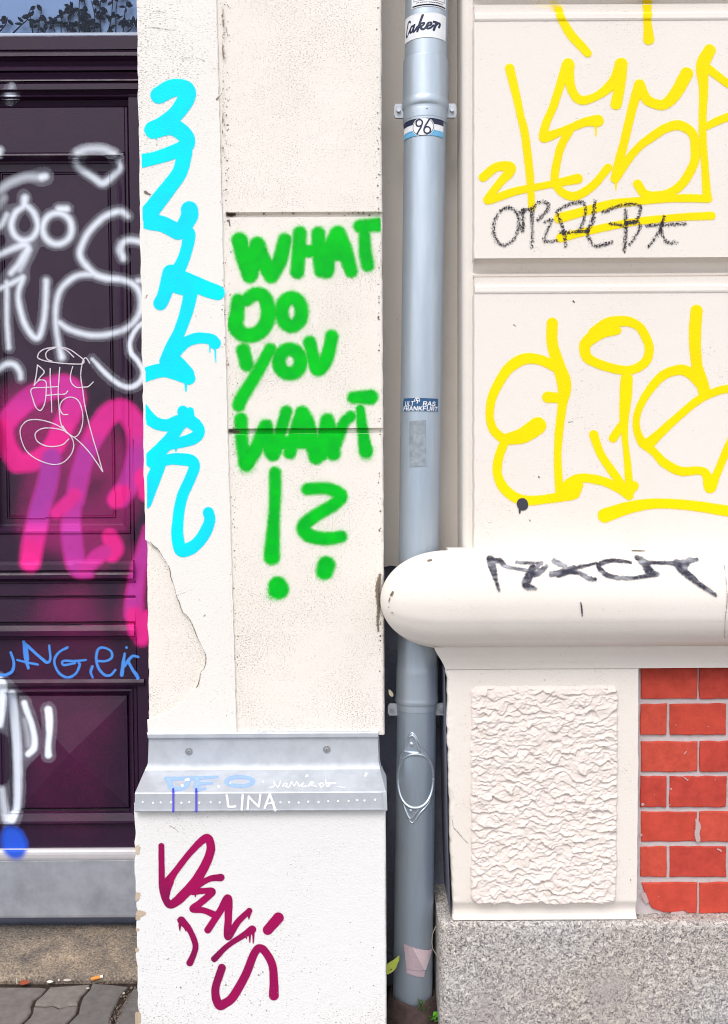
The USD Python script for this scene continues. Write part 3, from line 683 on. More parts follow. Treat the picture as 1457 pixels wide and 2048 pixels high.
qx, qz = np.abs(XX - (sx0 + sx1) / 2) - hx + rc, np.abs(ZZ - (sz0 + sz1) / 2) - hz + rc
e = rc - (np.hypot(np.maximum(qx, 0), np.maximum(qz, 0)) + np.minimum(np.maximum(qx, qz), 0)) + .006 * fnoise(XX, ZZ, 60, 77, 3)
e = np.minimum(e, (sz1 - ZZ) * .35)
fade = np.clip(e / 0.007, 0, 1); fade = np.sqrt(fade * (2 - fade))
# rounded corners
Y = BY + 0.006 - fade * (0.0085 + 0.0098 * H) - .0030 * fade * np.clip(1 - (ZZ - sz0) / .12, 0, 1)
bj = fnoise(xs, xs * 0, 70, 68, 4) * 0.008; sj = fnoise(zs, zs * 0, 60, 69, 4) * 0.006
ZJ = ZZ + bj[None] * np.clip(1 - (ZZ - sz0) / 0.02, 0, 1); XJ = XX + sj[:, None] * (np.clip(1 - (XX - sx0) / 0.02, 0, 1) + np.clip(1 - (sx1 - XX) / 0.02, 0, 1))
obj('rough_stucco', relief(xs, zs, Y, BY + 0.012, X=XJ, Z=ZJ), 'plaster_stucco', base_panel, smooth=True)

# ================================================================== brick infill
BKY = 0.010
brickwork = thing('brick_panel', (0.9, 0.0, PZ(1832, BKY)), 'red brick infill with grey joints at the right edge under the ledge', 'brickwork')
bx0 = PX(1277, -.008, 1600)
xs, zs = np.unique(np.concatenate([np.linspace(bx0 - .004, PX(1500, BKY), 150), [WX1]])), np.linspace(PZ(1850, BKY), PZ(1328, BKY), 240)
XX, ZZ = np.meshgrid(xs, zs)
obj('mortar_bed', relief(xs, zs, BKY + .0045 + 0.002 * fnoise(XX, ZZ, 60, 71) + 0.0012 * fnoise(XX, ZZ, 200, 72), 0.1), 'mortar', brickwork, smooth=60)
rows = [(1335, 1398), (1408.6, 1470), (1483.6, 1544), (1553.5, 1615), (1624.6, 1684.5), (1694.6, 1755), (1766.5, 1827.5)]
k = 0
for r, (pt, pb) in enumerate(rows):
    if r % 2 == 0: cols = [(1284, 1396)] + [(1401 + 117 * i, 1513 + 117 * i) for i in range(6)]
    else: cols = [(1282.5, 1335)] + [(1341.5 + 119 * i, 1454 + 119 * i) for i in range(6)]
    for (pl, pr) in cols:
        xa, xb = PX(pl, BKY, pt), PX(pr, BKY, pt); zt, zb = PZ(pt, BKY, min(pl, 1457)), PZ(pb, BKY, min(pl, 1457))
        n = 7
        top = [(xa + (xb - xa) * t, zt) for t in np.linspace(0, 1, n)]; bt = [(xb - (xb - xa) * t, zb) for t in np.linspace(0, 1, n)]
        ri = [(xb, zt + (zb - zt) * t) for t in (.33, .66)]; le = [(xa, zb + (zt - zb) * t) for t in (.33, .66)]
        ring = np.array(top + ri + bt + le); 
        if r == 6 and pl < 1290:                # the corner brick is broken and pointed over
            ring = np.array([(x, z) for x, z in top + ri + bt[:2]] + [(PX(1372, BKY, 1820), PZ(1822, BKY, 1290)), (PX(1362, BKY, 1820), PZ(1826, BKY, 1290)), (PX(1330, BKY, 1820), PZ(1825, BKY, 1290)), (PX(1305, BKY, 1820), PZ(1817, BKY, 1290)), (PX(1297, BKY, 1800), PZ(1803, BKY, 1290)), (PX(1290, BKY, 1780), PZ(1785, BKY, 1290))])
        ring = ring + rng.normal(0, 0.0006, ring.shape)
        m_ = len(ring); c = ring.mean(0); V, F = [], []
        ty = rng.normal(0, 0.0006); tx, tz = rng.normal(0, 0.004, 2)
        for inset, y in ((0, 0.05), (0, BKY + .0014), (.0009, BKY + .0004), (.0024, BKY)):
            dv = np.sign(c - ring) * inset
            q = ring + dv
            V.append(np.column_stack([q[:, 0], y + ty + (q[:, 0] - c[0]) * tx + (q[:, 1] - c[1]) * tz, q[:, 1]]))
        V = np.vstack(V)
        for L in range(3):
            for i in range(m_):
                j = (i + 1) % m_
                F += [(L * m_ + i, L * m_ + j, (L + 1) * m_ + j), (L * m_ + i, (L + 1) * m_ + j, (L + 1) * m_ + i)]
        tv, tf = trimesh.creation.triangulate_polygon(Polygon(V[3 * m_:, [0, 2]]), engine='earcut')
        tv = np.array(tv); ty_ = BKY + ty + (tv[:, 0] - c[0]) * tx + (tv[:, 1] - c[1]) * tz
        kk = int(rng.integers(0, 3))
        obj('brick', join((V, np.array(F)), (np.column_stack([tv[:, 0], ty_, tv[:, 1]]), np.array(tf))), 'brick_red' if kk == 0 else f'brick_red_{kk}', brickwork)

# added dark side faces in the niche, cutting bounce light onto the downpipe
obj('dark_side_face', boxm(BLK_X1 - .01, BLK_X1 + .0015, BLK_Y + .012, .172, -.05, PZ(1612, BLK_Y), .001), 'mortar_rough', block)
obj('dark_side_face', boxm(PIER_X1 - .01, PIER_X1 + .0012, .012, .150, PZ(1470, 0), PZ(1140, 0), .001), 'mortar_rough', pier)
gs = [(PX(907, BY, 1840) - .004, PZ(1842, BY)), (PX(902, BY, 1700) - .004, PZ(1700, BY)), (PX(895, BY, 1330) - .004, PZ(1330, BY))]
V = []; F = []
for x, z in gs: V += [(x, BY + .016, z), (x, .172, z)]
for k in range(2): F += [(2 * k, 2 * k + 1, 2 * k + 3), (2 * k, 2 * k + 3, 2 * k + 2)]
obj('dark_side_face', (np.array(V), np.array(F)), 'shaded_dirt_back', base_panel)

# ================================================================== granite plinth
GY = -0.030
gx0 = PX(879, GY, 1950)
xs = np.unique(np.concatenate([gx0 + np.linspace(0, .024, 14), np.arange(gx0 + .026, PX(1490, GY), 0.0022), [1.2, WX1]]))
zs = np.unique(np.concatenate([np.arange(-0.05, PZ(1846, GY, 1100), 0.0022)])); ztop = zs[-1]
XX, ZZ = np.meshgrid(xs, zs)
d = XX - gx0; dd = np.clip(0.020 - d, 0, 0.020); te = np.clip(0.012 - (ztop - ZZ), 0, 0.012)
rough = fnoise(XX, ZZ, 100, 81, 3) * 0.0056 + fnoise(XX, ZZ, 240, 82, 2) * 0.0030
rough *= 0.35 + 0.65 * np.clip(fnoise(XX, ZZ, 9, 83, 3) * -5 + 0.75, 0, 1)
Y = GY + (0.020 - np.sqrt(np.maximum(0.020 ** 2 - dd ** 2, 0))) + (0.012 - np.sqrt(np.maximum(0.012 ** 2 - te ** 2, 0))) + rough
obj('granite_plinth', relief(xs, zs, Y, 0.2), 'granite', label='speckled grey granite plinth at the foot of the right-hand wall', cat='plinth', smooth=60)

# ================================================================== door, its frame, transom light
DO = 0.08                                        # depth of the joinery behind the drawn reference plane
def DX(px, y, py=800): return PX(px, y + DO, py)
def DZ(py, y, px=130): return PZ(py, y + DO, px)
def rect(x0, x1, pt, pb, y, py=800): return (DX(x0, y, py), DX(x1, y, py), DZ(pb, y), DZ(pt, y), y + DO)
leaf_meshes = []
LEAFW = DX(265.5, .28) - DX(-60, .28)
def build_leaf(shift, label):
    b = thing('door', (DX(100, .28) - shift, .40, DZ(1835, .28)), label, 'door')
    def part(n, m, mt='door_paint', **k):
        m = join(m); v = m[0].copy(); v[:, 0] -= shift
        if shift == 0: leaf_meshes.append((v, m[1]))
        return obj(n, (v, m[1]), mt, b, **k)
    X0, X1 = DX(-60, .28), DX(264, .28)
    # stiles and rails round the upper panel
    def R(x0, x1, pt, pb, y): return rect(x0, x1, pt, pb, y)
    op = (-22, 258, 305, 1068)
    zt, zb = DZ(214, .28), DZ(1122, .28)
    oz1, oz0, ox0, ox1 = DZ(305, .28), DZ(1068, .28), DX(-22, .28), DX(258, .28)
    y = .28 + DO; yb = .325 + DO
    part('stile', boxm(X0, ox0, y, yb, zb, zt, .0015)); part('stile', boxm(ox1, X1, y, yb, zb, zt, .0015))
    part('rail', boxm(ox0 + .0004, ox1 - .0004, y + .0006, yb, oz1, zt, .0012)); part('rail', boxm(ox0 + .0004, ox1 - .0004, y + .0006, yb, zb, oz0, .0012))
    part('panel_moulding', lofts([R(-22, 258, 305, 1068, .284), R(-20, 256, 307, 1066, .277), R(-15, 251, 310, 1062, .276), R(-8, 244, 322, 1051, .298), R(-6, 242, 326, 1048, .299), R(-5, 241, 327, 1047, .303)], fill=False))
    part('upper_panel', lofts([R(-5, 241, 327, 1047, .303), R(9, 229, 343, 1037, .303), R(10, 228, 344, 1036, .307), R(11.5, 226.5, 345, 1035, .307), R(12, 226, 345.5, 1034.5, .3), R(13.5, 224.5, 347, 1033, .3), R(14.5, 223.5, 348, 1032, .3045), R(16, 222, 349.5, 1030.5, .300)]))
    # mouldings across the middle
    mp = [(1121, .279), (1123, .268), (1130, .260), (1140, .259), (1142, .268), (1150, .263), (1157, .264), (1160, .276), (1163, .286), (1166, .286), (1168, .277), (1191, .276), (1193, .288), (1197, .288), (1199, .277), (1243, .274), (1245, .286), (1249, .286), (1251, .270), (1262, .264), (1272, .266), (1274, .280), (1279, .284)]
    part('middle_moulding', hprofile(X0, X1, [(yy + DO, DZ(p, yy)) for p, yy in mp], yb))
    part('frieze_board', boxm(X0, X1, .283 + DO, yb, DZ(1376, .283), DZ(1279, .283) - .0003, .0008))
    # lower field: ledge moulding, frame, raised pyramid panel
    lo = (-40, 276)
    lz1, lz0 = DZ(1360, .283), DZ(1647, .28)
    part('shadow_moulding', hprofile(DX(-42, .27), DX(280, .27), [(yy + DO, DZ(p, yy)) for p, yy in ((1357, .282), (1359, .268), (1366, .264), (1371, .270), (1376, .284), (1380, .287))], .2829 + DO + .02))
    zz = [DZ(p, .285) for p in (1376.5, 1699)]
    ax0, ax1 = DX(3, .285, 1500), DX(268, .285, 1500)
    part('stile', boxm(X0, ax0, .284 + DO, yb, DZ(1647, .285), zz[0], .0012)); part('stile', boxm(ax1, X1, .284 + DO, yb, DZ(1647, .285), zz[0], .0012))
    def R2(x0, x1, pt, pb, y): return rect(x0, x1, pt, pb, y, 1500)
    part('panel_moulding', lofts([R2(3, 268, 1377, 1647, .290), R2(5, 267, 1379, 1646, .280), R2(10, 264, 1383, 1643, .279), R2(22, 258, 1389, 1627, .300), R2(40, 257, 1391, 1618, .302)], fill=False))
    # pyramid
    a = R2(41, 257, 1391, 1617, .302); b1 = R2(43, 255.5, 1392.5, 1615, .287); b2 = R2(46, 250, 1402, 1608, .285); apx = (DX(139, .262, 1508), .262 + DO, DZ(1508, .262))
    rim = lofts([a, b1, b2], fill=False)
    x0, x1, z0, z1, yy = b2
    q = np.array([(x0, yy, z0), (x1, yy, z0), (x1, yy, z1), (x0, yy, z1)])
    pv = np.vstack([[q[i], q[(i + 1) % 4], apx] for i in range(4)]); pf = np.arange(12).reshape(-1, 3)
    part('pyramid_panel', join(rim, (pv, pf)))
    part('weather_ledge', hprofile(X0 + .002, X1 - .002, [(yy + DO, DZ(p, yy)) for p, yy in ((1624, .296), (1627, .283), (1643, .266), (1647, .266), (1650, .279))], yb))
    part('bottom_rail', boxm(X0, X1, .279 + DO, yb, DZ(1699, .279), DZ(1649, .279), .0008))
    st = hprofile(X0, X1, [(yy + DO, DZ(p, yy)) for p, yy in ((1696, .279), (1698, .272), (1701, .268), (1705, .266), (1710, .2655), (1716, .2665), (1719.5, .269), (1721.5, .273))], yb)
    part('threshold_strip', st, 'bright_strip', label='bright rounded metal strip above the kick plate', smooth=40)
    part('kick_plate', hprofile(X0, X1, [(yy + DO, DZ(p, yy)) for p, yy in ((1721, .2735), (1723, .2725), (1831, .2725), (1835, .2735), (1836, .2765))], yb), 'kick_plate_metal', label='dull grey metal kick plate along the foot of the door')
    return b
door = build_leaf(0.0, 'dark aubergine panelled door leaf covered in white and pink graffiti')
door2 = build_leaf(LEAFW + .003, 'second door leaf further left, outside the photograph')
frame = thing('door_frame', (DX(280, .275), .4, 0.05), 'dark painted door frame with moulded transom bar above the panelled door', 'door frame')
FX0, FX1 = DX(265.5, .275), PIER_X0 + 0.03
frame_meshes = []
def fpart(n, m):
    m = join(m); frame_meshes.append(m); obj(n, m, 'door_paint', frame)
fpart('jamb', boxm(FX0, FX1, .276 + DO, .33 + DO, DZ(1835, .28), DZ(190, .28), .001))
TB = [(71, .300), (72, .264), (74, .262), (98, .262), (100, .267), (102, .267), (104, .262), (111, .261), (114, .268), (122, .280), (131, .285), (133, .273), (136, .268), (140, .269), (141.5, .280), (143.5, .280), (145, .272), (152, .278), (157, .281), (158.5, .274), (161, .273), (163, .279), (164.5, .274), (165.5, .281), (167, .268), (178, .2675), (179, .276), (189, .284), (190.5, .272), (193, .274), (200, .29), (213, .296)]
fpart('transom_bar', hprofile(DX(-700, .28), FX1, [(y + DO, DZ(p, y)) for p, y in TB], .33 + DO))
# window over the door
WYD = .325 + DO
wz0 = PZ(71, WYD, 130); wx0, wx1 = PX(-700, WYD), PIER_X0 + .03
transom = thing('transom_window', (PX(60, WYD), WYD, wz0), 'blue-grey window pane over the door with an added backing coloured like reflected sky', 'window')
obj('pane', boxm(wx0, wx1, WYD, WYD + .004, wz0 - .003, wz0 + .9), 'pane_glass', transom)
obj('glazing_strip', boxm(wx0, wx1, WYD - .010, WYD - .0005, wz0 - .004, wz0 + .0035, .001), 'sky_tone_blue', transom)
obj('sky_backing', boxm(wx0, wx1, WYD + .030, WYD + .036, wz0 - .003, wz0 + .9), 'sky_tone_blue', transom)  # added panel, its colour in place of the sky reflection on the pane
obj('head', boxm(wx0, wx1, WYD - .03, WYD + .05, wz0 + .9, wz0 + 1.0, .003), 'door_paint', transom)
def plant(stems, label, seed, nleaf):
    r = np.random.default_rng(seed)
    yb = WYD + .016
    base = P(stems[0][0][0], stems[0][0][1], yb)
    t = thing('plant', (base[0], yb, wz0), label, 'plant', group=None)
    LV, LF, n = [], [], 0
    for s in stems:
        q = np.array(s, float); w = P(q[:, 0], q[:, 1], yb + r.uniform(-.004, .006))
        ts = np.linspace(0, 1, 12); k = np.linspace(0, 1, len(w))
        w = np.column_stack([PchipInterpolator(k, w[:, i])(ts) for i in range(3)]) if len(w) > 2 else np.column_stack([np.interp(ts, k, w[:, i]) for i in range(3)])
        obj('stem', tube(w, np.linspace(.0019, .0009, 12), 6), 'dark_leaf', t)
        for m in range(nleaf):
            u = r.uniform(.25, 1.0); c = np.array([np.interp(u, ts, w[:, i]) for i in range(3)])
            an = r.uniform(-2.5, 2.5) + math.pi / 2; L, W = r.uniform(.014, .026), r.uniform(.007, .012)
            dz = np.array([math.cos(an), 0, math.sin(an)]); sd = np.array([-dz[2], r.uniform(-.5, .5), dz[0]])
            pts = [c, c + dz * L * .35 + sd * W * .5, c + dz * L * .75 + sd * W * .42, c + dz * L, c + dz * L * .7 - sd * W * .45, c + dz * L * .3 - sd * W * .5]
            pts = np.array(pts); pts[:, 1] = np.clip(pts[:, 1], WYD + .006, WYD + .028)
            LV.append(pts); LF += [(n, n + 1, n + 2), (n, n + 2, n + 3), (n, n + 3, n + 4), (n, n + 4, n + 5)]; n += 6
    obj('leaves', (np.vstack(LV), np.array(LF)), 'dark_leaf', t, kind='stuff')
plant([[(18, 74), (40, 52), (56, 36), (60, 18)], [(0, 62), (12, 46), (15, 34)], [(76, 74), (78, 48), (84, 20)], [(80, 74), (92, 56), (88, 40)], [(66, 74), (64, 50), (60, 30)]], 'sparse dark plant stems with few leaves at the left behind the pane over the door', 3, 5)
plant([[(110, 62), (107, 52), (106, 40)], [(124, 74), (122, 50), (125, 28)], [(138, 74), (135, 56), (137, 40)], [(148, 74), (142, 62), (138, 50)]], 'small dark sprig of leaves in the middle behind the pane over the door', 4, 5)
plant([[(160, 74), (158, 40), (160, -20)], [(183, 74), (174, 30), (164, -30)], [(203, 74), (200, 20), (212, -40)], [(208, 74), (222, 40), (226, -30)], [(184, 74), (190, 40), (182, 0)], [(246, 74), (248, 42), (258, -20)], [(232, 74), (232, 30), (238, -20)], [(252, 66), (266, 52), (274, 36)], [(170, 74), (168, 54), (150, 20)], [(134, 8), (142, 14), (148, 22)]], 'dense dark leafy plant at the right behind the pane over the door', 5, 9)

# ================================================================== door step
sy0, sy1 = .19, .40
xs = np.concatenate([np.linspace(DX(-700, .2), DX(-60, .2), 80), np.arange(DX(-60, .2) + .002, PIER_X0 + .05, .0022)]); yv = np.concatenate([sy0 + np.linspace(0, .02, 8), np.arange(sy0 + .0225, sy1, .0028)])
XX, YY = np.meshgrid(xs, yv)
zf, zb_ = float(PG(130, 1952, .012)[2]), .040
Zs = np.interp(YY, [sy0, sy1], [.014, .042]) - (.012 - np.sqrt(np.maximum(.012 ** 2 - np.clip(.012 - (YY - sy0), 0, .012) ** 2, 0))) + .004 * fnoise(XX, YY, 30, 91, 3) + .0045 * fnoise(XX, YY, 90, 92, 4)
sv = np.stack([XX, YY + .004 * fnoise(XX, XX * 0, 25, 93, 3) * (YY < sy0 + .03), Zs], -1).reshape(-1, 3); sf = grid_faces(len(yv), len(xs))
fv = sv.reshape(len(yv), len(xs), 3)[0]; fb = fv.copy(); fb[:, 2] = -.06; nn = len(xs); kk = np.arange(nn - 1)
obj('door_step', join((sv, sf), (np.vstack([fb, fv]), np.vstack([np.stack([kk, kk + 1, kk + nn + 1], -1), np.stack([kk, kk + nn + 1, kk + nn], -1)]))), 'door_step', label='worn brown stone doorstep below the metal kick plate', cat='doorstep', smooth=60)
obj('sill_gap', boxm(DX(-700, .3), PIER_X0 + .05, .345 + DO, .5, -.05, .10), 'shaded_dirt_back', '/World/door_frame')

# ================================================================== zinc cover on the block
cover = thing('zinc_cover', (0.5 * (BLK_X0 + BLK_X1), -.05, PZ(1624, -.1)), 'folded grey zinc cover over the block, pinned below the pier', 'flashing')
def strip(rows):
    """rows: (px_left, px_right, py, y)"""
    V = []; n = 40
    for (a, b, p, y) in rows:
        xa, xb = PX(a, y, p), PX(b, y, p); za, zb = PZ(p, y, 300), PZ(p, y, 300)
        x = np.linspace(xa, xb, n); V.append(np.column_stack([x, np.full(n, y) + .0006 * fnoise(x, x * 0 + p * .003, 9, 101, 3), np.full(n, za) + .0006 * fnoise(x, x * 0 + 5, 7, 102, 2)]))
    return np.vstack(V), grid_faces(len(rows), n)[:, ::-1]
UPS = [(298, 756, 1476, -.0055), (297, 757, 1500, -.0055), (296, 758, 1526, -.006), (293, 760, 1536, -.009), (290, 761, 1541, -.013)]
AP = [(290, 761, 1541, -.013), (281, 766, 1561, -.052), (271, 772, 1584, -.094), (270.5, 772.5, 1586, -.0965), (270, 773, 1588, -.0975)]
LIP = [(270, 773, 1588, -.0975), (270, 773.5, 1600, -.098), (269.5, 774, 1618, -.099), (269.5, 774, 1622, -.1), (270, 774, 1624, -.0985), (272, 772, 1624, -.091)]
obj('upstand', strip(UPS), 'zinc', cover, smooth=60)
obj('sloping_top', strip(AP), 'zinc', cover, smooth=60)
obj('front_lip', strip(LIP), 'zinc', cover, smooth=35)
obj('top_fold', strip([(294, 757, 1464, .002), (294, 757, 1466, -.0095), (295, 757, 1469, -.0115), (296, 757, 1476, -.0115), (297, 756, 1477.5, -.0095), (298, 756, 1478, -.0045)]), 'zinc', cover, smooth=35)
for side, o in ((0, -.0005), (1, .0005)):        # folded ends
    pts = [(r[side], r[2], r[3]) for r in UPS + AP[1:] + LIP[1:5]]
    V, F = [], []
    for (a, p, y) in pts:
        x = PX(a, y, p); z = PZ(p, y, 300); V += [(x + o, y, z), (x + o * 6, .01, z)]
    for k in range(len(pts) - 1): F += [(2 * k, 2 * k + 1, 2 * k + 3), (2 * k, 2 * k + 3, 2 * k + 2)]
    obj('folded_end', (np.array(V), np.array(F)), 'zinc', cover)
obj('corner_seam', strip([(766, 772.5, 1584, -.0978), (766, 773.2, 1587, -.0995), (767, 774.5, 1600, -.1005), (767.5, 775, 1623, -.1015), (768, 774.5, 1625, -.0995)]), 'zinc', cover, smooth=30)
for (sx, sy) in ((378, 1503), (654, 1499)):
    c = P(sx, sy, -.006)
    pr = np.array([(0, -.0032), (.0022, -.0031), (.0030, -.0018), (.0034, -.0012), (.0082, -.0010), (.0086, .0006)])
    m = trimesh.creation.revolve(np.array([(r_, -h_) for r_, h_ in pr])[::-1], sections=24)
    v = np.array(m.vertices); v = np.column_stack([c[0] + v[:, 0], c[1] - v[:, 2], c[2] + v[:, 1]])
    s_ = obj('screw', (v, np.array(m.faces)), 'steel_screw', cover, smooth=35)
    obj('recess', join(trimesh.Trimesh(*[np.array(a_) for a_ in ([(c[0] + .0011 * math.cos(q), c[1] - .0034, c[2] + .0011 * math.sin(q)) for q in np.linspace(0, 2 * math.pi, 7)[:-1]], [(0, 1, 2), (0, 2, 3), (0, 3, 4), (0, 4, 5)])], process=False)), 'sticker_black', s_)

# ================================================================== downpipe
PYC = 0.065
A0, A1 = P(854, 0, PYC), P(826, 1960, PYC)
AX = (A1 - A0) / np.linalg.norm(A1 - A0)         # pointing down
def axis(py):                                    # point of the axis seen at that pixel row
    lo = (py - 0) / 1960.0
    q = P(854 + (826 - 854) * lo, py, PYC)
    return q
def fr(py): return 940 + (np.asarray(py, float) - 940) * 0.979      # row of the axis behind a row seen on the pipe's front
def hw(py):                                      # half width in photograph pixels
    return np.interp(py, [0, 100, 108, 200, 236, 1290, 1380, 1415, 2000], [42, 42, 43.5, 43.5, 41.3, 40.5, 40.5, 39, 39.5])
K_ = (2.1 + PYC) / FPX
pipe = thing('downpipe', (float(A1[0]), PYC, 0.0), 'galvanised grey downpipe in the niche between the pier and the right-hand wall', 'downpipe')
def ringed(rows, n=72, cap=False):
    """rows: (py, half width px)"""
    V = []
    a = np.linspace(0, 2 * np.pi, n, endpoint=False)
    for py, r in rows:
        c = axis(float(fr(py))); r = r * K_
        V.append(np.column_stack([c[0] + r * np.sin(a), c[1] - r * np.cos(a), np.full(n, c[2])]))
    m = len(rows); F = []
    for i in range(m - 1):
        k = np.arange(n); l = (k + 1) % n
        F += [np.stack([i * n + k, (i + 1) * n + k, (i + 1) * n + l], -1), np.stack([i * n + k, (i + 1) * n + l, i * n + l], -1)]
    return np.vstack(V), np.vstack(F)
def dense(rows):
    out = []
    for (a, ra), (b, rb) in zip(rows[:-1], rows[1:]):
        n = max(1, int(abs(b - a) / 40)); out += [(a + (b - a) * t / n, ra + (rb - ra) * t / n) for t in range(n)]
    return out + [rows[-1]]
obj('pipe_length', ringed(dense([(-1400, 42), (125, 42)])), 'galvanised', pipe, smooth=40)
obj('sleeve', ringed(dense([(104, 41.0), (106.5, 44.3), (108, 44.6), (186, 44.6), (190, 45.6), (196, 46.6), (203, 46.0), (206, 44.2), (209, 43.2), (236, 43.0), (236.5, 41)])), 'galvanised', pipe, smooth=30)
obj('pipe_length', ringed(dense([(200, 41.4), (600, 41), (1300, 40.2), (1330, 40.4), (1345, 41.6), (1352, 41.9), (1398, 42), (1405, 43), (1411, 43.2), (1414, 41.5)])), 'galvanised', pipe, smooth=40)
obj('pipe_length', ringed(dense([(1380, 39.4), (1700, 39.8), (2160, 40.2)])), 'galvanised_shaded', pipe, smooth=40)
def cyl(theta, py, lift=0.0, extra=0.0):
    """World point on the pipe: theta 0 faces the street, positive to the right."""
    theta, py = np.broadcast_arrays(np.asarray(theta, float), np.asarray(py, float))
    pa = fr(py); lo = pa / 1960.0
    c = P(854 + (826 - 854) * lo, pa, PYC)
    r = (hw(py) + extra) * K_ + lift
    return np.stack([c[..., 0] + r * np.sin(theta), c[..., 1] - r * np.cos(theta), c[..., 2]], -1)
def clamp(py0, py1, ex, eh):
    """A two-part pipe clamp with bolted ears."""
    r = float(hw(0.5 * (py0 + py1)))
    p_ = thing('clamp', axis(0.5 * (py0 + py1)), None, parent=pipe)
    o = r + ex
    obj('band', ringed([(py0, r - .5), (py0 + .5, o), (py0 + 2, o + .4), (py1 - 2, o + .4), (py1 - .5, o), (py1, r - .5)]), 'galvanised', p_, smooth=30)
    for s in (-1, 1):
        c = axis(0.5 * (py0 + py1)); x0 = o * K_; h = eh * K_ * .5
        pts = Polygon([(x0 - .002, -h), (x0 + 15 * K_, -h), (x0 + 18 * K_, -h * .55), (x0 + 18 * K_, h * .55), (x0 + 15 * K_, h), (x0 - .002, h)])
        for dy in (-.0035, .0012):
            e = trimesh.creation.extrude_polygon(pts, .0023, engine='earcut'); v = np.array(e.vertices)
            obj('ear', (np.column_stack([c[0] + s * v[:, 0], c[1] + dy + v[:, 2], c[2] + v[:, 1]]), np.array(e.faces)), 'zinc', p_)
        b = trimesh.creation.cylinder(radius=.0045, height=.012, sections=6); v = np.array(b.vertices)
        obj('bolt', (np.column_stack([c[0] + s * (x0 + 9 * K_) + v[:, 0], c[1] + v[:, 2] - .004, c[2] + v[:, 1]]), np.array(b.faces)), 'steel_screw', p_)
clamp(212, 232, 1.2, 27); clamp(1409, 1428, 1.0, 24)
def screw_on_pipe(th, py, parent, r=.0035, mt='steel_screw'):
    c = cyl(th, py, .0); nrm = np.array([math.sin(th), -math.cos(th), 0])
    m = trimesh.creation.revolve(np.array([(0, .003), (r * .6, .0028), (r, .0015), (r, -.001)])[::-1], sections=14); v = np.array(m.vertices)
    t1 = np.array([math.cos(th), math.sin(th), 0]); t2 = np.array([0, 0, 1.0])
    return obj('screw', (c + v[:, :1] * t1 + v[:, 1:2] * t2 + v[:, 2:] * nrm, np.array(m.faces)), mt, parent, smooth=35)
screw_on_pipe(0.02, 217, pipe, .0022); screw_on_pipe(-.62, 221, pipe, .0016)
# inspection cover with raised rim
def pth(px, py): return math.asin(max(-1, min(1, (px - (854 - 28 * py / 1960.0)) / float(hw(py)))))
hatch = thing('inspection_cover', cyl(0, 1560), None, parent=pipe)
def on_pipe_curve(pts, lift, close=True, n=110):
    p = np.array(pts, float)
    if close: p = np.vstack([p, p[:1]])
    k = np.concatenate([[0], np.cumsum(np.hypot(*(np.diff(p, axis=0) * [40, 1]).T))])
    from scipy.interpolate import CubicSpline
    cs = CubicSpline(k, p, bc_type='periodic' if close else 'natural'); t = np.linspace(0, k[-1], n, endpoint=not close)
    q = cs(t); return q, cyl(q[:, 0], q[:, 1], lift)
circ = [(1.12 * math.cos(a), 1563 + 54 * math.sin(a)) for a in np.linspace(0, 2 * math.pi, 16, endpoint=False)]
cxo = -.06
circ = [(u * .95 + cxo, v) for u, v in circ]
q, w = on_pipe_curve(circ, .0012)
obj('round_rim', tube(w, .0038, 10, True), 'galvanised_bright', hatch, smooth=True)
# plate
rr = np.linspace(0, 1, 10); aa = np.linspace(0, 2 * np.pi, 60, endpoint=False)
Rg, Ag = np.meshgrid(rr, aa, indexing='ij')
wv = cyl(cxo + 1.06 * Rg * np.cos(Ag), 1563 + 53 * Rg * np.sin(Ag), .0018).reshape(-1, 3)
F = []
for i in range(9):
    k = np.arange(60); l = (k + 1) % 60; F += [np.stack([i * 60 + k, (i + 1) * 60 + k, (i + 1) * 60 + l], -1), np.stack([i * 60 + k, (i + 1) * 60 + l, i * 60 + l], -1)]
obj('cover_plate', (wv, np.vstack(F)), 'galvanised_shaded', hatch, smooth=True)
outer = [(-1.10, 1560), (-1.03, 1530), (-.86, 1512), (-.62, 1498), (-.47, 1482), (-.40, 1471), (-.27, 1467), (-.14, 1471), (.08, 1486), (.50, 1510), (.92, 1535), (1.06, 1560), (.98, 1590), (.62, 1612), (.22, 1626), (-.06, 1642), (-.20, 1647), (-.34, 1642), (-.50, 1628), (-.78, 1606), (-1.02, 1586)]
q, w = on_pipe_curve(outer, .0004, n=150)
obj('outer_rim', tube(w, .0027, 8, True), 'galvanised_bright', hatch, smooth=True)
ov, of = trimesh.creation.triangulate_polygon(Polygon(q * [40, 1]), engine='earcut'); ov, of = trimesh.remesh.subdivide_to_size(np.column_stack([ov, np.zeros(len(ov))]), of, 6, max_iter=12)
obj('back_plate', (cyl(ov[:, 0] / 40, ov[:, 1], .0009), of), 'galvanised_shaded', hatch, smooth=False)
for tri in ([(-.66, 1504), (-.42, 1476), (-.26, 1471), (-.12, 1476), (.10, 1504), (.08, 1506), (-.28, 1506), (-.64, 1506)], [(-.62, 1618), (-.42, 1634), (-.28, 1640), (-.14, 1634), (.16, 1616)]):
    p_ = np.array(tri, float); k = np.linspace(0, 1, len(p_)); t = np.linspace(0, 1, 60)
    cl = len(tri) == 8
    if cl: p_ = np.vstack([p_, p_[:1]]); k = np.linspace(0, 1, len(p_))
    qq = np.column_stack([np.interp(t, k, p_[:, 0]), np.interp(t, k, p_[:, 1])])
    obj('tab_rim', tube(cyl(qq[:, 0], qq[:, 1], .0010), .0029, 8), 'galvanised_bright', hatch, smooth=True)
screw_on_pipe(-.30, 1490, hatch, .0052, 'steel_screw'); screw_on_pipe(-.30, 1623, hatch, .0048, 'galvanised_bright')

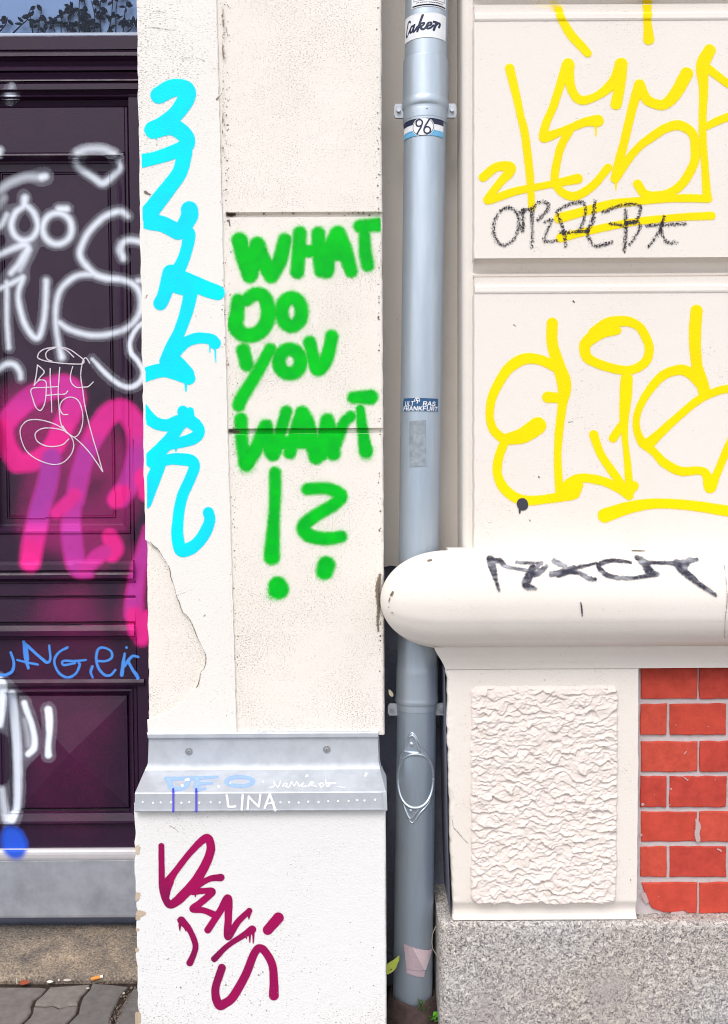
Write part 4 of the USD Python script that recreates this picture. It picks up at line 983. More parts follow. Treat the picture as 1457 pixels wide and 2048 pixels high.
# ------------------------------------------------------------------ stickers on the downpipe
def bend(poly_or_mesh, cpx, cpy, lift, step=5.0, tilt=0.0):
    """Flat art in pixels (u right, v down from the pipe's middle line at row cpy) laid round the pipe."""
    if isinstance(poly_or_mesh, tuple): v, f = poly_or_mesh
    else:
        gs = [g for g in getattr(poly_or_mesh, 'geoms', [poly_or_mesh]) if g.area > .05]
        v, f = join(*[(np.column_stack([*np.array(a).T, np.zeros(len(a))]), np.array(b)) for a, b in (trimesh.creation.triangulate_polygon(g.segmentize(step), engine='earcut') for g in gs)])
        v, f = trimesh.remesh.subdivide_to_size(v, f, step, max_iter=12)
    c, s = math.cos(tilt), math.sin(tilt)
    u, w = v[:, 0] * c - v[:, 1] * s, v[:, 0] * s + v[:, 1] * c
    rad = float(hw(cpy)) + .6
    W = cyl((cpx + u) / rad, cpy + w, lift, .4)
    return W, np.asarray(f)
def flat(poly):                                    # polygon(s) -> art
    return poly
def lines(strokes, w, joinst=1):
    return unary_union([LineString(s).buffer(w if not isinstance(w, list) else w[i], cap_style=1) for i, s in enumerate(strokes)])
def text_art(t, h, width, x0, y0, shear=0.0, bold=True):
    m = meshkit.text_mesh(t, h, 0.4, bold=bold); v = np.array(m.vertices); f = np.array(m.faces)
    keep = v[f][:, :, 2].min(1) > .3                # the front faces only
    f = f[keep]
    v = v.copy(); v[:, 0] -= v[f.ravel(), 0].min(); sx = width / v[f.ravel(), 0].max(); v[:, 0] *= sx
    v[:, 0] += shear * v[:, 1]
    return np.column_stack([x0 + v[:, 0], y0 - v[:, 1], np.zeros(len(v))]), f
SL = .0005
def sticker(name, art, cpx, cpy, label, tilt=0.0):
    """art: [(part name, shape, material)], lowest first."""
    c = cyl(cpx / (float(hw(cpy)) + .6), cpy, 0)
    t = thing(name, c, label, 'sticker')
    for i, (n, s, m) in enumerate(art):
        obj(n, bend(s, cpx, cpy, SL + i * .00018, tilt=tilt), m, t, smooth=False)
    return t
# top one, cut by the frame
sticker('sticker', [('backing', sbox(-38, -46, 38, 13), 'sticker_white'), ('black_border', sbox(-36, 8.5, 36, 11.5).union(sbox(-33, -14, 33, -12.5)).union(sbox(-33, 0, 33, .9)).union(sbox(-33, -14, -32, .9)).union(sbox(32, -14, 33, .9)), 'sticker_black'),
    ('small_print', lines([[(x, 4.5 + .9 * math.sin(x * 2.1)), (x + 1.6, 4.5 + .9 * math.cos(x * 1.7)), (x + 2.6, 4.2)] for x in (-27, -24, -19, -15.5, -12, -8.5, -3, 0, 3.5, 7, 11, 14.5, 18, 21.5, 25)], .55), 'sticker_black')], 4, 0, 'white bordered sticker with small print, topmost on the downpipe')
# script lettering
cak = [[(-37, -11), (-40, -14.5), (-44, -11), (-48, 2), (-50, 12), (-46, 14), (-41, 7), (-38, 3)],
       [(-28, -1), (-33, -2), (-37, 4), (-37, 9), (-33, 9), (-28, 2)], [(-27, -3), (-30, 7), (-28, 10), (-24, 7), (-20, 2)],
       [(-10, -19), (-15, -5), (-20, 11)], [(-18, 3), (-12, -3), (-7, -3), (-9, 1), (-15, 3)], [(-15, 3), (-10, 9), (-5, 7), (-2, 3)],
       [(-2, 4), (6, 0), (6, -4), (1, -3), (-2, 4), (0, 8), (6, 6), (11, 1)],
       [(12, -6), (17, -5), (14, 4), (12, 10)], [(15, 2), (20, -4), (24, -5), (25, -2), (23, 3)], [(16, -4), (19, -6)]]
cak = [[(q[0], q[1]) for q in (stroke_samples([(a, b, 1) for a, b in s], 1.5)[:, :2])] for s in cak]
cw = [2.0, 2.7, 2.9, 3.2, 2.5, 2.9, 2.7, 3.2, 2.9, 2.0]
ck = unary_union([unary_union([LineString(s).buffer(w * .75), shapely.affinity.translate(LineString(s), 1.1, -.6).buffer(w * .55)]) for s, w in zip(cak, cw)]) if hasattr(shapely, 'affinity') else lines(cak, 2.0)
sticker('sticker', [('backing', sbox(-58, -25, 43, 25), 'sticker_white'), ('lettering', ck, 'sticker_navy')], 0, 50, 'white sticker reading Caker in slanted black script near the top of the downpipe')
# striped sticker with a numeral badge
bd = Polygon([(q[0], q[1]) for q in ellipse(-6, 0, 22, 19.5, 1, 40)[:-1]])
ring = bd.buffer(-1.2).difference(bd.buffer(-2.3))
def seg(a, n=24): return [(q[0], q[1]) for q in stroke_samples(a, 1.0)[:, :2]] if False else [(q[0], q[1]) for q in a]
nine = unary_union([LineString(seg(ellipse(-13.5, -7.5, 6.2, 6.6, 1, 26))).buffer(1.5), LineString([(-7.6, -5.5), (-10, 1.5), (-17.5, 14)]).buffer(1.6)])
six = unary_union([LineString(seg(ellipse(2.0, 7.5, 6.2, 6.6, 1, 26))).buffer(1.5), LineString([(-3.9, 5.5), (-1.5, -1.5), (6.0, -14.5)]).buffer(1.6)])
clipb = sbox(-60, -17.5, 40, 17.5)
sticker('sticker', [('white_band', sbox(-58, -6, 40, 6), 'sticker_white'), ('navy_band', sbox(-58, -17.5, 40, -6), 'sticker_navy'), ('blue_band', sbox(-58, 6, 40, 17.5), 'sticker_sky'), ('badge', bd.intersection(clipb), 'sticker_white'), ('badge_ring', ring.intersection(clipb), 'sticker_navy'), ('numerals', unary_union([nine, six]).intersection(clipb), 'sticker_navy')], 0, 253, 'navy, white and blue striped sticker with the number 96 below the upper clamp')
# small blue sticker with two lines of white lettering
cr = unary_union([LineString(seg(ellipse(-8, -8.5, 5, 4.6, 1, 20, 150, 390))).buffer(.7), LineString([(-8, -12), (-10, -8), (-6, -8), (-8, -3)]).buffer(.9)])
sticker('sticker', [('backing', Polygon([(-40, -13), (-42, -6), (-43, 13), (38, 13), (38, -13)]), 'sticker_blue'),
    ('lettering', join(text_art('ULT', 8.5, 20, -35, 2, .15), text_art('RAS', 8.5, 27, 3, 2, .15), text_art('FRANKFURT', 8.5, 76, -40, 12, .12)), 'sticker_white'), ('emblem', cr, 'sticker_white')], -2, 809, 'small blue sticker with white lettering ULTRAS FRANKFURT halfway up the downpipe', tilt=.02)
obj('residue_patch', bend(Polygon([(-20, -46), (14, -48), (16, 44), (-18, 46), (-20, 0)]), -6, 888, .0003), 'patch_residue', pipe, label='dull rectangular patch where a sticker was torn off')

# ================================================================== drain socket, litter, weeds
c = axis(2005)
sock = thing('drain_socket', (c[0], PYC, 0), 'rusty dirt-caked drain socket round the foot of the downpipe', 'drain')
a = np.linspace(0, 2 * np.pi, 48, endpoint=False)
V = []
for r, z in ((.0455, .034), (.052, .038), (.058, .034), (.060, .018), (.066, .010), (.070, -.02)):
    V.append(np.column_stack([c[0] + (r + .002 * np.sin(a * 5)) * np.sin(a), PYC - (r + .003 * np.sin(a * 3 + 1)) * np.cos(a), z + .003 * np.sin(a * 4 + r * 90)]))
F = []
for i in range(5):
    k = np.arange(48); l = (k + 1) % 48; F += [np.stack([i * 48 + k, (i + 1) * 48 + k, (i + 1) * 48 + l], -1), np.stack([i * 48 + k, (i + 1) * 48 + l, i * 48 + l], -1)]
obj('collar', (np.vstack(V), np.vstack(F)), 'rust', sock, smooth=40)
gx, gy = np.meshgrid(np.linspace(PIER_X1 - .02, .22, 60), np.linspace(-.05, .17, 50))
obj('soil', (np.stack([gx, gy, -.002 + .030 * fnoise(gx, gy, 22, 111, 4) + .014 * fnoise(gx, gy, 90, 112, 3)], -1).reshape(-1, 3), grid_faces(50, 60)), 'joint_dirt', sock, smooth=60)

def leaf_mesh(c, ax, side, L, W, n=7, cup=.15, up=np.array([0, -1.0, 0])):
    t = np.linspace(0, 1, n); w = W * np.sin(np.pi * t ** .8) ** .8
    V = []
    for ti, wi in zip(t, w):
        m = c + ax * L * ti; V += [m - side * wi * .5 + up * cup * wi, m, m + side * wi * .5 + up * cup * wi]
    F = []
    for i in range(n - 1):
        for e in (0, 1):
            a_, b_ = 3 * i + e, 3 * i + e + 1; F += [(a_, b_, b_ + 3), (a_, b_ + 3, a_ + 3)]
    return np.array(V), np.array(F)
# torn pale-green leaf stuck between block and pipe
lf_ = np.array([(770, 1945), (771, 1932), (780, 1925), (790, 1919), (799, 1911), (799, 1921), (795, 1930), (792, 1938), (786, 1944), (778, 1949), (772, 1949)], float)
w = P(lf_[:, 0], lf_[:, 1], np.interp(lf_[:, 0], [770, 800], [.008, .018]))
v2, f2 = trimesh.creation.triangulate_polygon(Polygon(lf_), engine='earcut'); v2 = np.array(v2)
lw = P(v2[:, 0], v2[:, 1], np.interp(v2[:, 0], [770, 800], [.006, .016]))
bk = lw + np.array([0, .0008, 0]); nf = len(lw); f2 = np.array(f2)
leafp = thing('fallen_leaf', lw.mean(0) - [0, 0, .02], 'torn yellow-green leaf caught between the block and the downpipe foot', 'leaf')
obj('blade', join((lw, f2[:, ::-1]), (bk, f2)), 'leaf_yellow', leafp)
sp = P(783, 1939, .0085); obj('spot', (np.array([sp + [.002 * math.cos(t), -.0006, .0012 * math.sin(t)] for t in np.linspace(0, 6.28, 8)[:-1]]), np.array([(0, 1, 2), (0, 2, 3), (0, 3, 4), (0, 4, 5), (0, 5, 6)])), 'sticker_black', leafp)
# folded pinkish paper scrap stuck to the pipe
def paper(quad, mt, parent, lift, name):
    q = np.array(quad, float); g = np.linspace(0, 1, 6)
    U, Vv = np.meshgrid(g, g); pts = (q[0] * ((1 - U) * (1 - Vv))[..., None] + q[1] * (U * (1 - Vv))[..., None] + q[2] * (U * Vv)[..., None] + q[3] * ((1 - U) * Vv)[..., None])
    th = np.arcsin(np.clip((pts[..., 0] - (854 - 28 * pts[..., 1] / 1960)) / hw(pts[..., 1]), -.97, .97))
    w = cyl(th, pts[..., 1], lift) + np.array([0, -.004, 0]) * (pts[..., 0:1] > 845) * ((pts[..., 0:1] - 845) / 20)
    obj(name, (w.reshape(-1, 3), grid_faces(6, 6)), mt, parent)
scrap = thing('paper_scrap', cyl(.2, 1950), 'crumpled pinkish paper scrap stuck near the foot of the downpipe', 'paper scrap')
paper([(806, 1890), (823, 1895), (847, 1945), (812, 1940)], 'litter_pink', scrap, .0012, 'flap')
paper([(823, 1895), (863, 1909), (850, 1944), (847, 1945)], 'litter_pink_light', scrap, .0016, 'flap')
paper([(812, 1940), (848, 1946), (846, 1958), (812, 1948)], 'litter_pink', scrap, .0022, 'folded_edge')
# weeds
def weed(name, px, py, z, label, n, mt, size, seed, upright):
    r = np.random.default_rng(seed); c = PG(px, py, z); t = thing(name, c, label, 'weed'); ms = []
    for i in range(n):
        an = r.uniform(0, 2 * math.pi); el = r.uniform(.3, 1.2) if upright else r.uniform(.15, .7)
        d = np.array([math.cos(an) * math.cos(el), math.sin(an) * math.cos(el), math.sin(el)])
        sd = np.cross(d, [0, 0, 1.0]); sd /= np.linalg.norm(sd)
        st = c + np.array([r.normal(0, size * .4), r.normal(0, size * .3), 0]); L = size * r.uniform(.6, 1.1)
        stem = tube([st, st + d * L * .8], [.0006, .0004], 5); obj('stem', stem, mt, t)
        m = leaf_mesh(st + d * L * .7, d, sd, L * .8, L * (.65 if not upright else .22), up=np.array([0, 0, 1.0])); obj('leaf', m, mt, t, smooth=True)
    return t
weed('weed', 868, 2040, .006, 'small bright green weed at the corner of the granite plinth', 12, 'leaf_green', .014, 31, False)
weed('weed', 845, 2020, .030, 'dull green moss tuft on the drain socket at the foot of the downpipe', 22, 'moss_green', .014, 32, True)
obj('dry_stalk', tube(np.array([P(x, y, .03) for x, y in ((872, 1853), (866, 1868), (864, 1884), (866, 1898), (872, 1908), (877, 1916))]), .0008, 6), 'straw', label='thin dry stalk hanging in the gap beside the downpipe', cat='stalk')
obj('dead_leaf', leaf_mesh(P(786, 1394, .02), np.array([-.45, 0, .9]), np.array([.9, -.2, .45]), .019, .009), 'straw', label='dry curled leaf stuck on the lower pipe clamp', cat='leaf', smooth=True)
# on the pavement, in the joint at the foot of the step
cb = PG(196, 1956, .008); ct = PG(207, 1953, .012); d = (ct - PG(183, 1959, .008)); d /= np.linalg.norm(d)
a0 = PG(183, 1959, .008)
butt = thing('cigarette_butt', a0, 'orange cigarette butt lying in the joint below the doorstep', 'cigarette butt')
obj('filter', tube([a0, a0 + d * .021], .0041, 12), 'cigarette_filter', butt, smooth=40); obj('paper_end', tube([a0 + d * .0212, a0 + d * .0275], .0039, 12), 'cigarette_paper', butt, smooth=40)
g0 = PG(38, 1968, .004); obj('leaf_fragment', leaf_mesh(g0, np.array([.98, .1, .05]), np.array([-.1, .9, .3]), .026, .016, up=np.array([0, 0, 1.0])), 'leaf_red', label='red-brown leaf fragment in the joint below the doorstep', cat='leaf', smooth=True)
obj('wooden_splinter', tube([PG(34, 1969, .002), PG(33.5, 1957, .012)], .0014, 6), 'straw', label='short pale splinter standing in the joint beside the red leaf', cat='splinter')
def pebble(px, py, rx, ry, rz, mt, label, cat, seed):
    m = trimesh.creation.icosphere(2, 1.0); v = np.array(m.vertices); v = v * (1 + .25 * fnoise(v[:, 0] + seed, v[:, 1] + v[:, 2], 1.3, seed)[:, None]) * [rx, ry, rz] + PG(px, py, .004)
    obj('pebble' if cat == 'pebble' else 'paper_shred', (v, np.array(m.faces)), mt, label=label, cat=cat, smooth=True)
pebble(100, 1964, .008, .004, .003, 'cigarette_paper', 'white paper shred in the joint below the doorstep', 'paper shred', 1)
pebble(135, 1961, .010, .004, .0028, 'pebble_pale', 'flat pale pebble left of the cigarette butt', 'pebble', 2)
pebble(118, 1961, .003, .003, .003, 'pebble_pale', 'tiny round pale pebble beside the white paper shred', 'pebble', 3)
pebble(176, 1977, .004, .003, .002, 'pebble_pale', 'pale stone chip in the joint between pavers under the cigarette butt', 'pebble', 4)
pebble(248, 1987, .003, .003, .002, 'pebble_pale', 'pale stone chip near the foot of the white block', 'pebble', 5)
# crumbs of dirt along the joints
cr_v, cr_f, n = [], [], 0
r = np.random.default_rng(55)
base = trimesh.creation.icosahedron()
for i in range(260):
    if i < 190: px, py = r.uniform(-20, 285), 1962 + r.normal(0, 3.5)
    else: px, py = 262 - (r.uniform(0, 1)) * 40 + r.normal(0, 6), r.uniform(1975, 2048)
    if i >= 190: px = 262 - (py - 1975) * .5 + r.normal(0, 5)
    v = np.array(base.vertices) * r.uniform(.0008, .0028) * r.uniform(.6, 1.4, 3) + PG(px, py, .001); cr_v.append(v); cr_f.append(np.array(base.faces) + n); n += len(v)
obj('dirt_crumbs', (np.vstack(cr_v), np.vstack(cr_f)), 'crumbs', label='crumbs of dirt and grit in the pavement joints below the doorstep', cat='grit', kind='stuff')

# ================================================================== graffiti and marks, each laid over the surface it is on
def proj(w):
    d = np.asarray(w, float) - EYE
    u, v, t = d @ RIGHT, d @ UP, d @ FWD
    return PW / 2 + FPX * u / t, PH / 2 - FPX * v / t
def edge_px(X, y): 
    a, b = proj((X, y, 2.2)), proj((X, y, 0.1))
    return lambda YY: a[0] + (b[0] - a[0]) * (YY - a[1]) / (b[1] - a[1])
pl, pr = edge_px(PIER_X0 + .0045, 0), edge_px(PIER_X1 - .005, 0)
coat_fn = lambda X, Z: np.full_like(X, COAT_Y)

# ---- cyan tag on the left strip of the pier
C = [
 [(318,190,17),(345,176,18),(372,176,15),(374,194,17),(353,226,16),(326,248,16),(306,259,17)],
 [(306,262,15),(343,253,17),(370,270,16),(373,290,15),(343,305,14),(309,316,13),(280,322,14)],
 [(370,305,15),(360,343,15),(336,377,16),(309,412,17),(292,438,17),(326,448,16),(356,463,16)],
 [(379,419,17),(379,432,17),(366,456,15)], [(366,460,12),(378,468,13),(373,500,12),(360,534,13),(346,548,16)],
 [(342,546,17),(329,589,14),(321,606,14)], [(343,548,17),(377,562,16),(412,577,16),(435,585,15)], [(340,548,14),(350,572,12),(375,580,12)],
 [(383,579,14),(374,620,13),(360,661,12),(343,696,13),(332,722,13)],
 [(347,708,12),(371,685,11),(395,676,11),(422,678,11),(430,686,12)], {'p': [(420,690,1.6),(420,704,1.2)], 'soft': 1.2}, {'p': [(430,690,2),(431,708,1.5),(432,724,1.0)], 'soft': 1.2},
 [(280,754,14),(300,746,14),(326,740,14),(350,744,15),(378,756,13)], [(338,712,14),(354,730,18),(374,748,15)], {'p': [(372,765,3),(372,782,1.3)], 'soft': 1.2},
 [(284,818,13),(295,832,13),(312,846,12),(334,850,12),(356,842,12)],
 [(366,822,11),(369,836,13),(357,852,13),(343,874,12),(323,898,14),(302,918,14)], [(381,821,7),(380,838,10)],
 [(371,836,14),(391,850,13),(399,864,11),(388,876,12),(364,884,11),(336,891,10),(312,908,12)],
 [(305,922,14),(318,928,13),(309,953,14),(299,980,14),(290,1004,14)], [(318,924,12),(336,919,11),(358,918,12),(382,921,12),(389,933,11),(381,956,11),(367,987,11),(360,1012,11),(357,1034,11),(355,1069,12),(362,1099,13),(380,1097,13),(397,1084,12),(411,1064,12),(420,1040,11),(417,1025,11)],
 {'p': [(352,898,2),(352,903,1)], 'soft': 1.2}, {'p': [(313,270,2.5),(313,279,1)], 'soft': 1.2}]
ct = lambda X, Y: np.clip(.3 + 2.0 * fnoise(X, Y, .014, 211, 3), 0, 1)
C = [dict(s, tone=ct) if isinstance(s, dict) else {'p': s, 'tone': ct} for s in C]
paint('graffiti', pier, C, coat_fn, COAT_Y, 'paint_cyan', soft=2.2, halo=3.0, off=.0007, label='cyan spray-paint tag running down the left strip of the pier', clip=lambda X, Y: (X > pl(Y) - 1) & (X < 452 + Y * .008))

# ---- green lettering
pz = [p + o for a, b in ((424, 433), (857, 867)) for p in (a, b) for o in (-1.2, -.4, .4, 1.2)]
G = [
 [(479.5,480,16),(488,514,16),(500,550,16)], [(500,550,16),(508,515,17),(515,489,16)], [(515,489,16),(526,519,16),(543,550,16)], [(543,550,16),(560,520,15),(570,480,14)],
 [(600,466,14),(598,502,14),(595,543,14)], {'p': [(600,503,13),(641,500,13)], 'soft': 5}, [(637,467,14),(639,502,15),(643,541,14)],
 [(653,542,15),(659,502,16),(676,467,16)], [(676,467,16),(690,502,16),(703,542,13)], {'p': [(658,509,13),(692,508,13)], 'soft': 6}, {'p': [(642,530,14),(656,536,14)], 'soft': 6},
 [(720,452,13),(757,449,14)], [(729,460,11),(731,502,13),(736,530,13)],
 [(477,601,14),(474,628,15),(472,652,16),(488,669,15),(512,668,15),(531,650,15),(537,621,15),(529,594,14),(511,588,14),(492,600,13)],
 ellipse(583.5,623.5,20,28,14,16),
 [(487,700,14),(494,729,14)], [(541,698,12),(526,725,12),(504,763,12.5),(484,795,13),(478,810,13)],
 ellipse(580,722.5,22,24,14,16), [(620,684,13),(627,715,13),(636,738,14),(651,722,14),(660,692,13),(664,672,13)],
 [(482,838,13),(485,887,13),(493,925,15)], [(493,925,14),(511,900,14),(532,852,14)], [(532,852,14),(541,900,14),(547,908,14)], [(551,902,13),(562,862,12),(573,823,12)],
 [(580,905,13),(592,862,13),(605,826,15)], [(605,826,15),(615,849,16),(625,887,15),(633,914,15)], {'p': [(565,885,14),(630,884,13)], 'soft': 6},
 [(644,908,14),(648,874,14),(655,840,14)], [(655,840,14),(661,867,15),(667,906,15)], [(667,900,13),(677,874,12),(688,846,11),(702,832,11)], {'p': [(600,850,15),(612,870,15)], 'soft': 6}, {'p': [(630,898,14),(660,900,14)], 'soft': 6},
 [(707,795,12),(742,794,15)], {'p': [(721,818,9),(726,862,11),(732,900,14)], 'soft': 6},
 [(550.6,945,12),(550.6,988,12),(548,1039,12),(545,1090,15),(544,1114,16)], [(556,1172,19),(558,1178,20)],
 [(615,978,12),(653,977,12),(682,990,13),(668,1009,13),(630,1032,13),(608,1052,14),(618,1070,14),(651,1077,13),(683,1073,12)], [(653,1130,18),(650,1142,17)]]
G = [(dict(p=s, soft=7.5) if not isinstance(s, dict) else s) for s in G]
WG = {'WHAT': G[:14], 'DO': G[14:16], 'YOU': G[16:20], 'WANT': G[20:35], '!': G[35:37], '?': G[37:39]}
WG['WANT'] += [{'p': [(495, 932, 14)], 'soft': 12, 'a': .5}, {'p': [(733, 908, 12)], 'soft': 10, 'a': .5}]
WG['!'] += [{'p': [(549, 1186, 16)], 'soft': 10, 'a': .5}]; WG['?'] += [{'p': [(645, 1146, 14)], 'soft': 9, 'a': .5}]
gt = lambda X, Y: np.clip(.35 + 1.5 * fnoise(X, Y, .03, 205, 3), 0, 1)
for i, (wd, ss) in enumerate(WG.items()):
    paint('graffiti_word', pier, [dict(s, tone=gt) for s in ss], pier_depth, 0, 'paint_green', g=1.4, soft=5.5, halo=9.0, hamp=.24, off=.0008 + .00004 * i, label='green spray-painted ' + (f'word {wd} on the pier' if wd.isalpha() else {'!': 'exclamation mark low on the pier', '?': 'question mark low on the pier'}[wd]), clip=lambda X, Y: (X < pr(Y) + 1) & (X > 456), zsnap=pz)

# ---- plum tag on the block
PL = [
 [(323,1692,6),(323.6,1734,6),(325.5,1780,6.5),(338,1808,8),(353,1803,9),(367,1790,10),(393,1761,10),(416,1719,9),(422,1692,8.5),(412,1676,8),(382,1704,6.5),(352,1742,6.5),(338,1762,9)],
 {'p': [(340,1764,8),(338,1780,4),(336,1800,2)], 'soft': 1.3}, [(332,1770,5),(334,1790,2)],
 [(442,1755,7.5),(420,1758,6),(394,1772,6.5),(384,1783,7),(408,1782,6),(425,1784,7),(401,1806,7),(386,1818,7),(408,1821,6),(430,1830,7)],
 [(416,1860,7),(439,1825,7),(456,1797,8),(457,1836,7.5),(456,1874,7),(476,1844,6.5),(499,1822,6)], {'p': [(391,1788,2),(391,1794,1)], 'soft': 1.2}, {'p': [(499,1826,4),(498,1838,1.3)], 'soft': 1.2},
 [(505,1859,8),(484,1873,6),(454,1893,5.5),(429,1918,6.5)], {'p': [(500,1864,3),(500,1885,1.2)], 'soft': 1.2}, {'p': [(507,1862,3),(507,1886,1.2)], 'soft': 1.2}, {'p': [(494,1868,2.5),(493,1878,1.0)], 'soft': 1.2},
 [(557,1836,11),(536,1860,10)],
 [(444,1936,8),(431,1980,8),(438,2010,9),(452,2006,9),(467,1993,9),(491.6,1950,8.5),(510,1905,8),(525,1898,8),(544,1927,8),(548,1961,8.5),(548,1991,10)],
 [(363,1841,8),(380,1861,6),(391,1889,6),(388,1908,6),(380,1926,7)], {'p': [(360,1850,3),(360,1861,1.2)], 'soft': 1.2}, {'p': [(368,1850,2.5),(372,1862,1.2)], 'soft': 1.2}]
tn = lambda X, Y: np.clip(.5 + 1.6 * fnoise(X, Y, .012, 201, 2) + ((X > 340) & (X < 425) & (Y < 1815)) * .35, 0, 1)
PL = [dict(s, tone=tn) if isinstance(s, dict) else {'p': s, 'tone': tn} for s in PL]
paint('graffiti', block, PL, blk_depth, BLK_Y, 'paint_plum', g=1.2, soft=1.8, halo=2.5, off=.0008, label='plum-red marker tag DENIS on the white block')

# ---- yellow tags on the right-hand wall
Y1 = [
 [(1020,136,9),(1034,195,8),(1042,232,7.5),(1050,266,8),(1059,337,8),(1062,375,7),(1064,415,7)],
 [(967,354,9),(993,334,9),(1020,334,11),(1016,348,10),(1003,362,8),(980,392,8),(979,400,8),(1029,383,8),(1082,372,7),(1117,365,8),(1156,357,10)],
 [(1128,261,7),(1095,275,8),(1087,272,9),(1094,243,8),(1107,213,8),(1125,158,9),(1137,130,13)], [(1137,128,12),(1139,158,10),(1146,183,9),(1163,200,9),(1195,191,8),(1227,165,11),(1242,135,13)], [(1243,128,13),(1240,170,11),(1233,208,11)],
 [(1087,274,8),(1128,261,8),(1170,244,9),(1196,241,12)], {'p': [(1192.6,252,2),(1192.6,271,1.2)], 'soft': 1.2},
 [(1139,263,8),(1125,287,8),(1117,312,8),(1110,355,8),(1120,380,8),(1149,392,9),(1185,372,8),(1217,335,8)],
 [(1233,352,10),(1240,318,9),(1249,284,8.5),(1266,213,9),(1280,169,11)], [(1280,169,11),(1288,188,10),(1299,202,10),(1327,209,10),(1351,188,12),(1374,147,13)],
 [(1231,357,9),(1259,316,8),(1280,292,8),(1305,273,9),(1332,256,9),(1360,250,10),(1386,267,9),(1391,297,9),(1389,325,9),(1369,362,9),(1345,383,9),(1318,391,9),(1291,388,9),(1276,368,9)], {'p': [(1233,362,2.4),(1232,379,1.2)], 'soft': 1.2},
 [(1420,100,12),(1406,131,13),(1408,177,9),(1406,230,8),(1406.6,284,7.5),(1411,337,7.5),(1413,370,8),(1415,396,9)], [(1409,131,9),(1437,152,8),(1457,167,8),(1500,192,8)], [(1405,256,7),(1437,241,8),(1457,233,8),(1500,212,8)],
 [(1417,397,8),(1380,396,8),(1330,397,8),(1275,402,8),(1224,408,9),(1170,422,9),(1118,436,10)], [(1424,431,8),(1348,435,7.5),(1259,445,7.5),(1171,463,8),(1122,475,9)],
 {'p': [(1118,20,7),(1124,38,8),(1142,68,9),(1160,88,9),(1176,106,8)], 'soft': 3.5}, {'p': [(1296,28,9),(1295,38,8),(1297,60,9),(1298,78,11)], 'soft': 3}]
YM = [dict(p=[(1295,-20,9),(1295,14,9)], soft=4), dict(p=[(1106,4,7),(1112,14,7)], soft=8, a=.35), dict(p=[(1072,10,8),(1120,14,8)], soft=10, a=.25)]
rclip = lambda X, Y: X > 954
paint('graffiti', house, [dict(s, tone=ct) if isinstance(s, dict) else {'p': s, 'tone': ct} for s in Y1 + YM], wall_depth, WY, 'paint_yellow', soft=2.6, halo=6.5, hamp=.22, off=.0008, label='large yellow spray-paint tag on the upper panel', clip=rclip, zsnap=[p - 547 + 515 - 515 + q for p in (547,) for q in (-32, -31, -8, -6, -3, 2, 20, 23, 34, 38)])
Y2 = [
 [(1105,646,11),(1105,685,11),(1115,722,12),(1128,762,14),(1129,786,12),(1125,812,9),(1118,872,8),(1116,919,7.5),(1119,979,8)], [(1096,794,11),(1124,796,10)],
 [(1117,735,11),(1082,720,10),(1053,717,11),(1030,727,11),(1010,746,10),(986,791,9),(980,828,8),(984,852,8.5),(994,867,9),(1011,880,10)], [(1008,879,10),(1043,872,15),(1068,857,17),(1076,851,17)],
 [(1011,881,9),(998,915,9),(996,950,9),(1012,980,10),(1046,1000,10),(1100,997,9),(1142,987,13)], [(1148,985,13),(1155,970,12)], [(1120,990,9),(1139,966,9),(1163,956,9),(1206,962,9),(1241,978,9),(1259,991,9)], [(1268,972,10),(1256,985,10)],
 [(1188,869,9),(1202,908,8),(1234,955,8.5),(1259,990,8)],
 [(1254,757,12),(1252,794,12),(1249,837,9),(1250,870,6.5),(1252,890,6),(1256,930,7),(1259,968,8)], [(1246,846,7),(1237,860,8),(1227,876,8.5)],
 [(1234,660,9),(1203,664,13),(1176,682,12),(1170,696,11),(1178,717,10),(1217,734,9),(1259,740,9),(1291,724,9),(1299,695,9),(1289,668,9),(1276,651,9),(1252,642,10),(1217,646,11),(1188,664,10)],
 [(1394,621,12),(1390.7,670,12),(1394,727,11),(1404,762,12),(1410,786,12)],
 [(1405,768,12),(1380,745,11),(1355,740,10),(1320,756,9),(1284,805,7.5),(1273,848,7),(1284,883,9),(1298,886,11),(1320,867,9),(1348,841,8),(1394,802,8),(1430,784,8),(1457,777,8),(1500,771,8)],
 [(1290,888,10),(1310,905,8),(1330,926,9),(1362,942,9),(1401,941,8),(1414,950,9),(1421,975,11),(1434,948,8),(1457,894,8),(1478,850,8)],
 [(1210,1031,14),(1259,1015,12),(1312,1007,10),(1384,1011,10),(1457,1022,11),(1500,1028,11)]]
paint('graffiti', house, [dict(s, tone=ct) if isinstance(s, dict) else {'p': s, 'tone': ct} for s in Y2], wall_depth, WY, 'paint_yellow', soft=2.6, halo=6.5, hamp=.22, off=.0008, label='large yellow spray-paint tag on the middle panel', clip=rclip)
paint('paint_blob', house, [[(1045,1007,11),(1046,1010,11)], {'p': [(1040,1020,2.5),(1040,1026,1.5)], 'soft': 1.2}], wall_depth, WY, 'blob_black', g=1.0, soft=1.6, off=.0013, label='small black paint blob under the lower yellow tag')
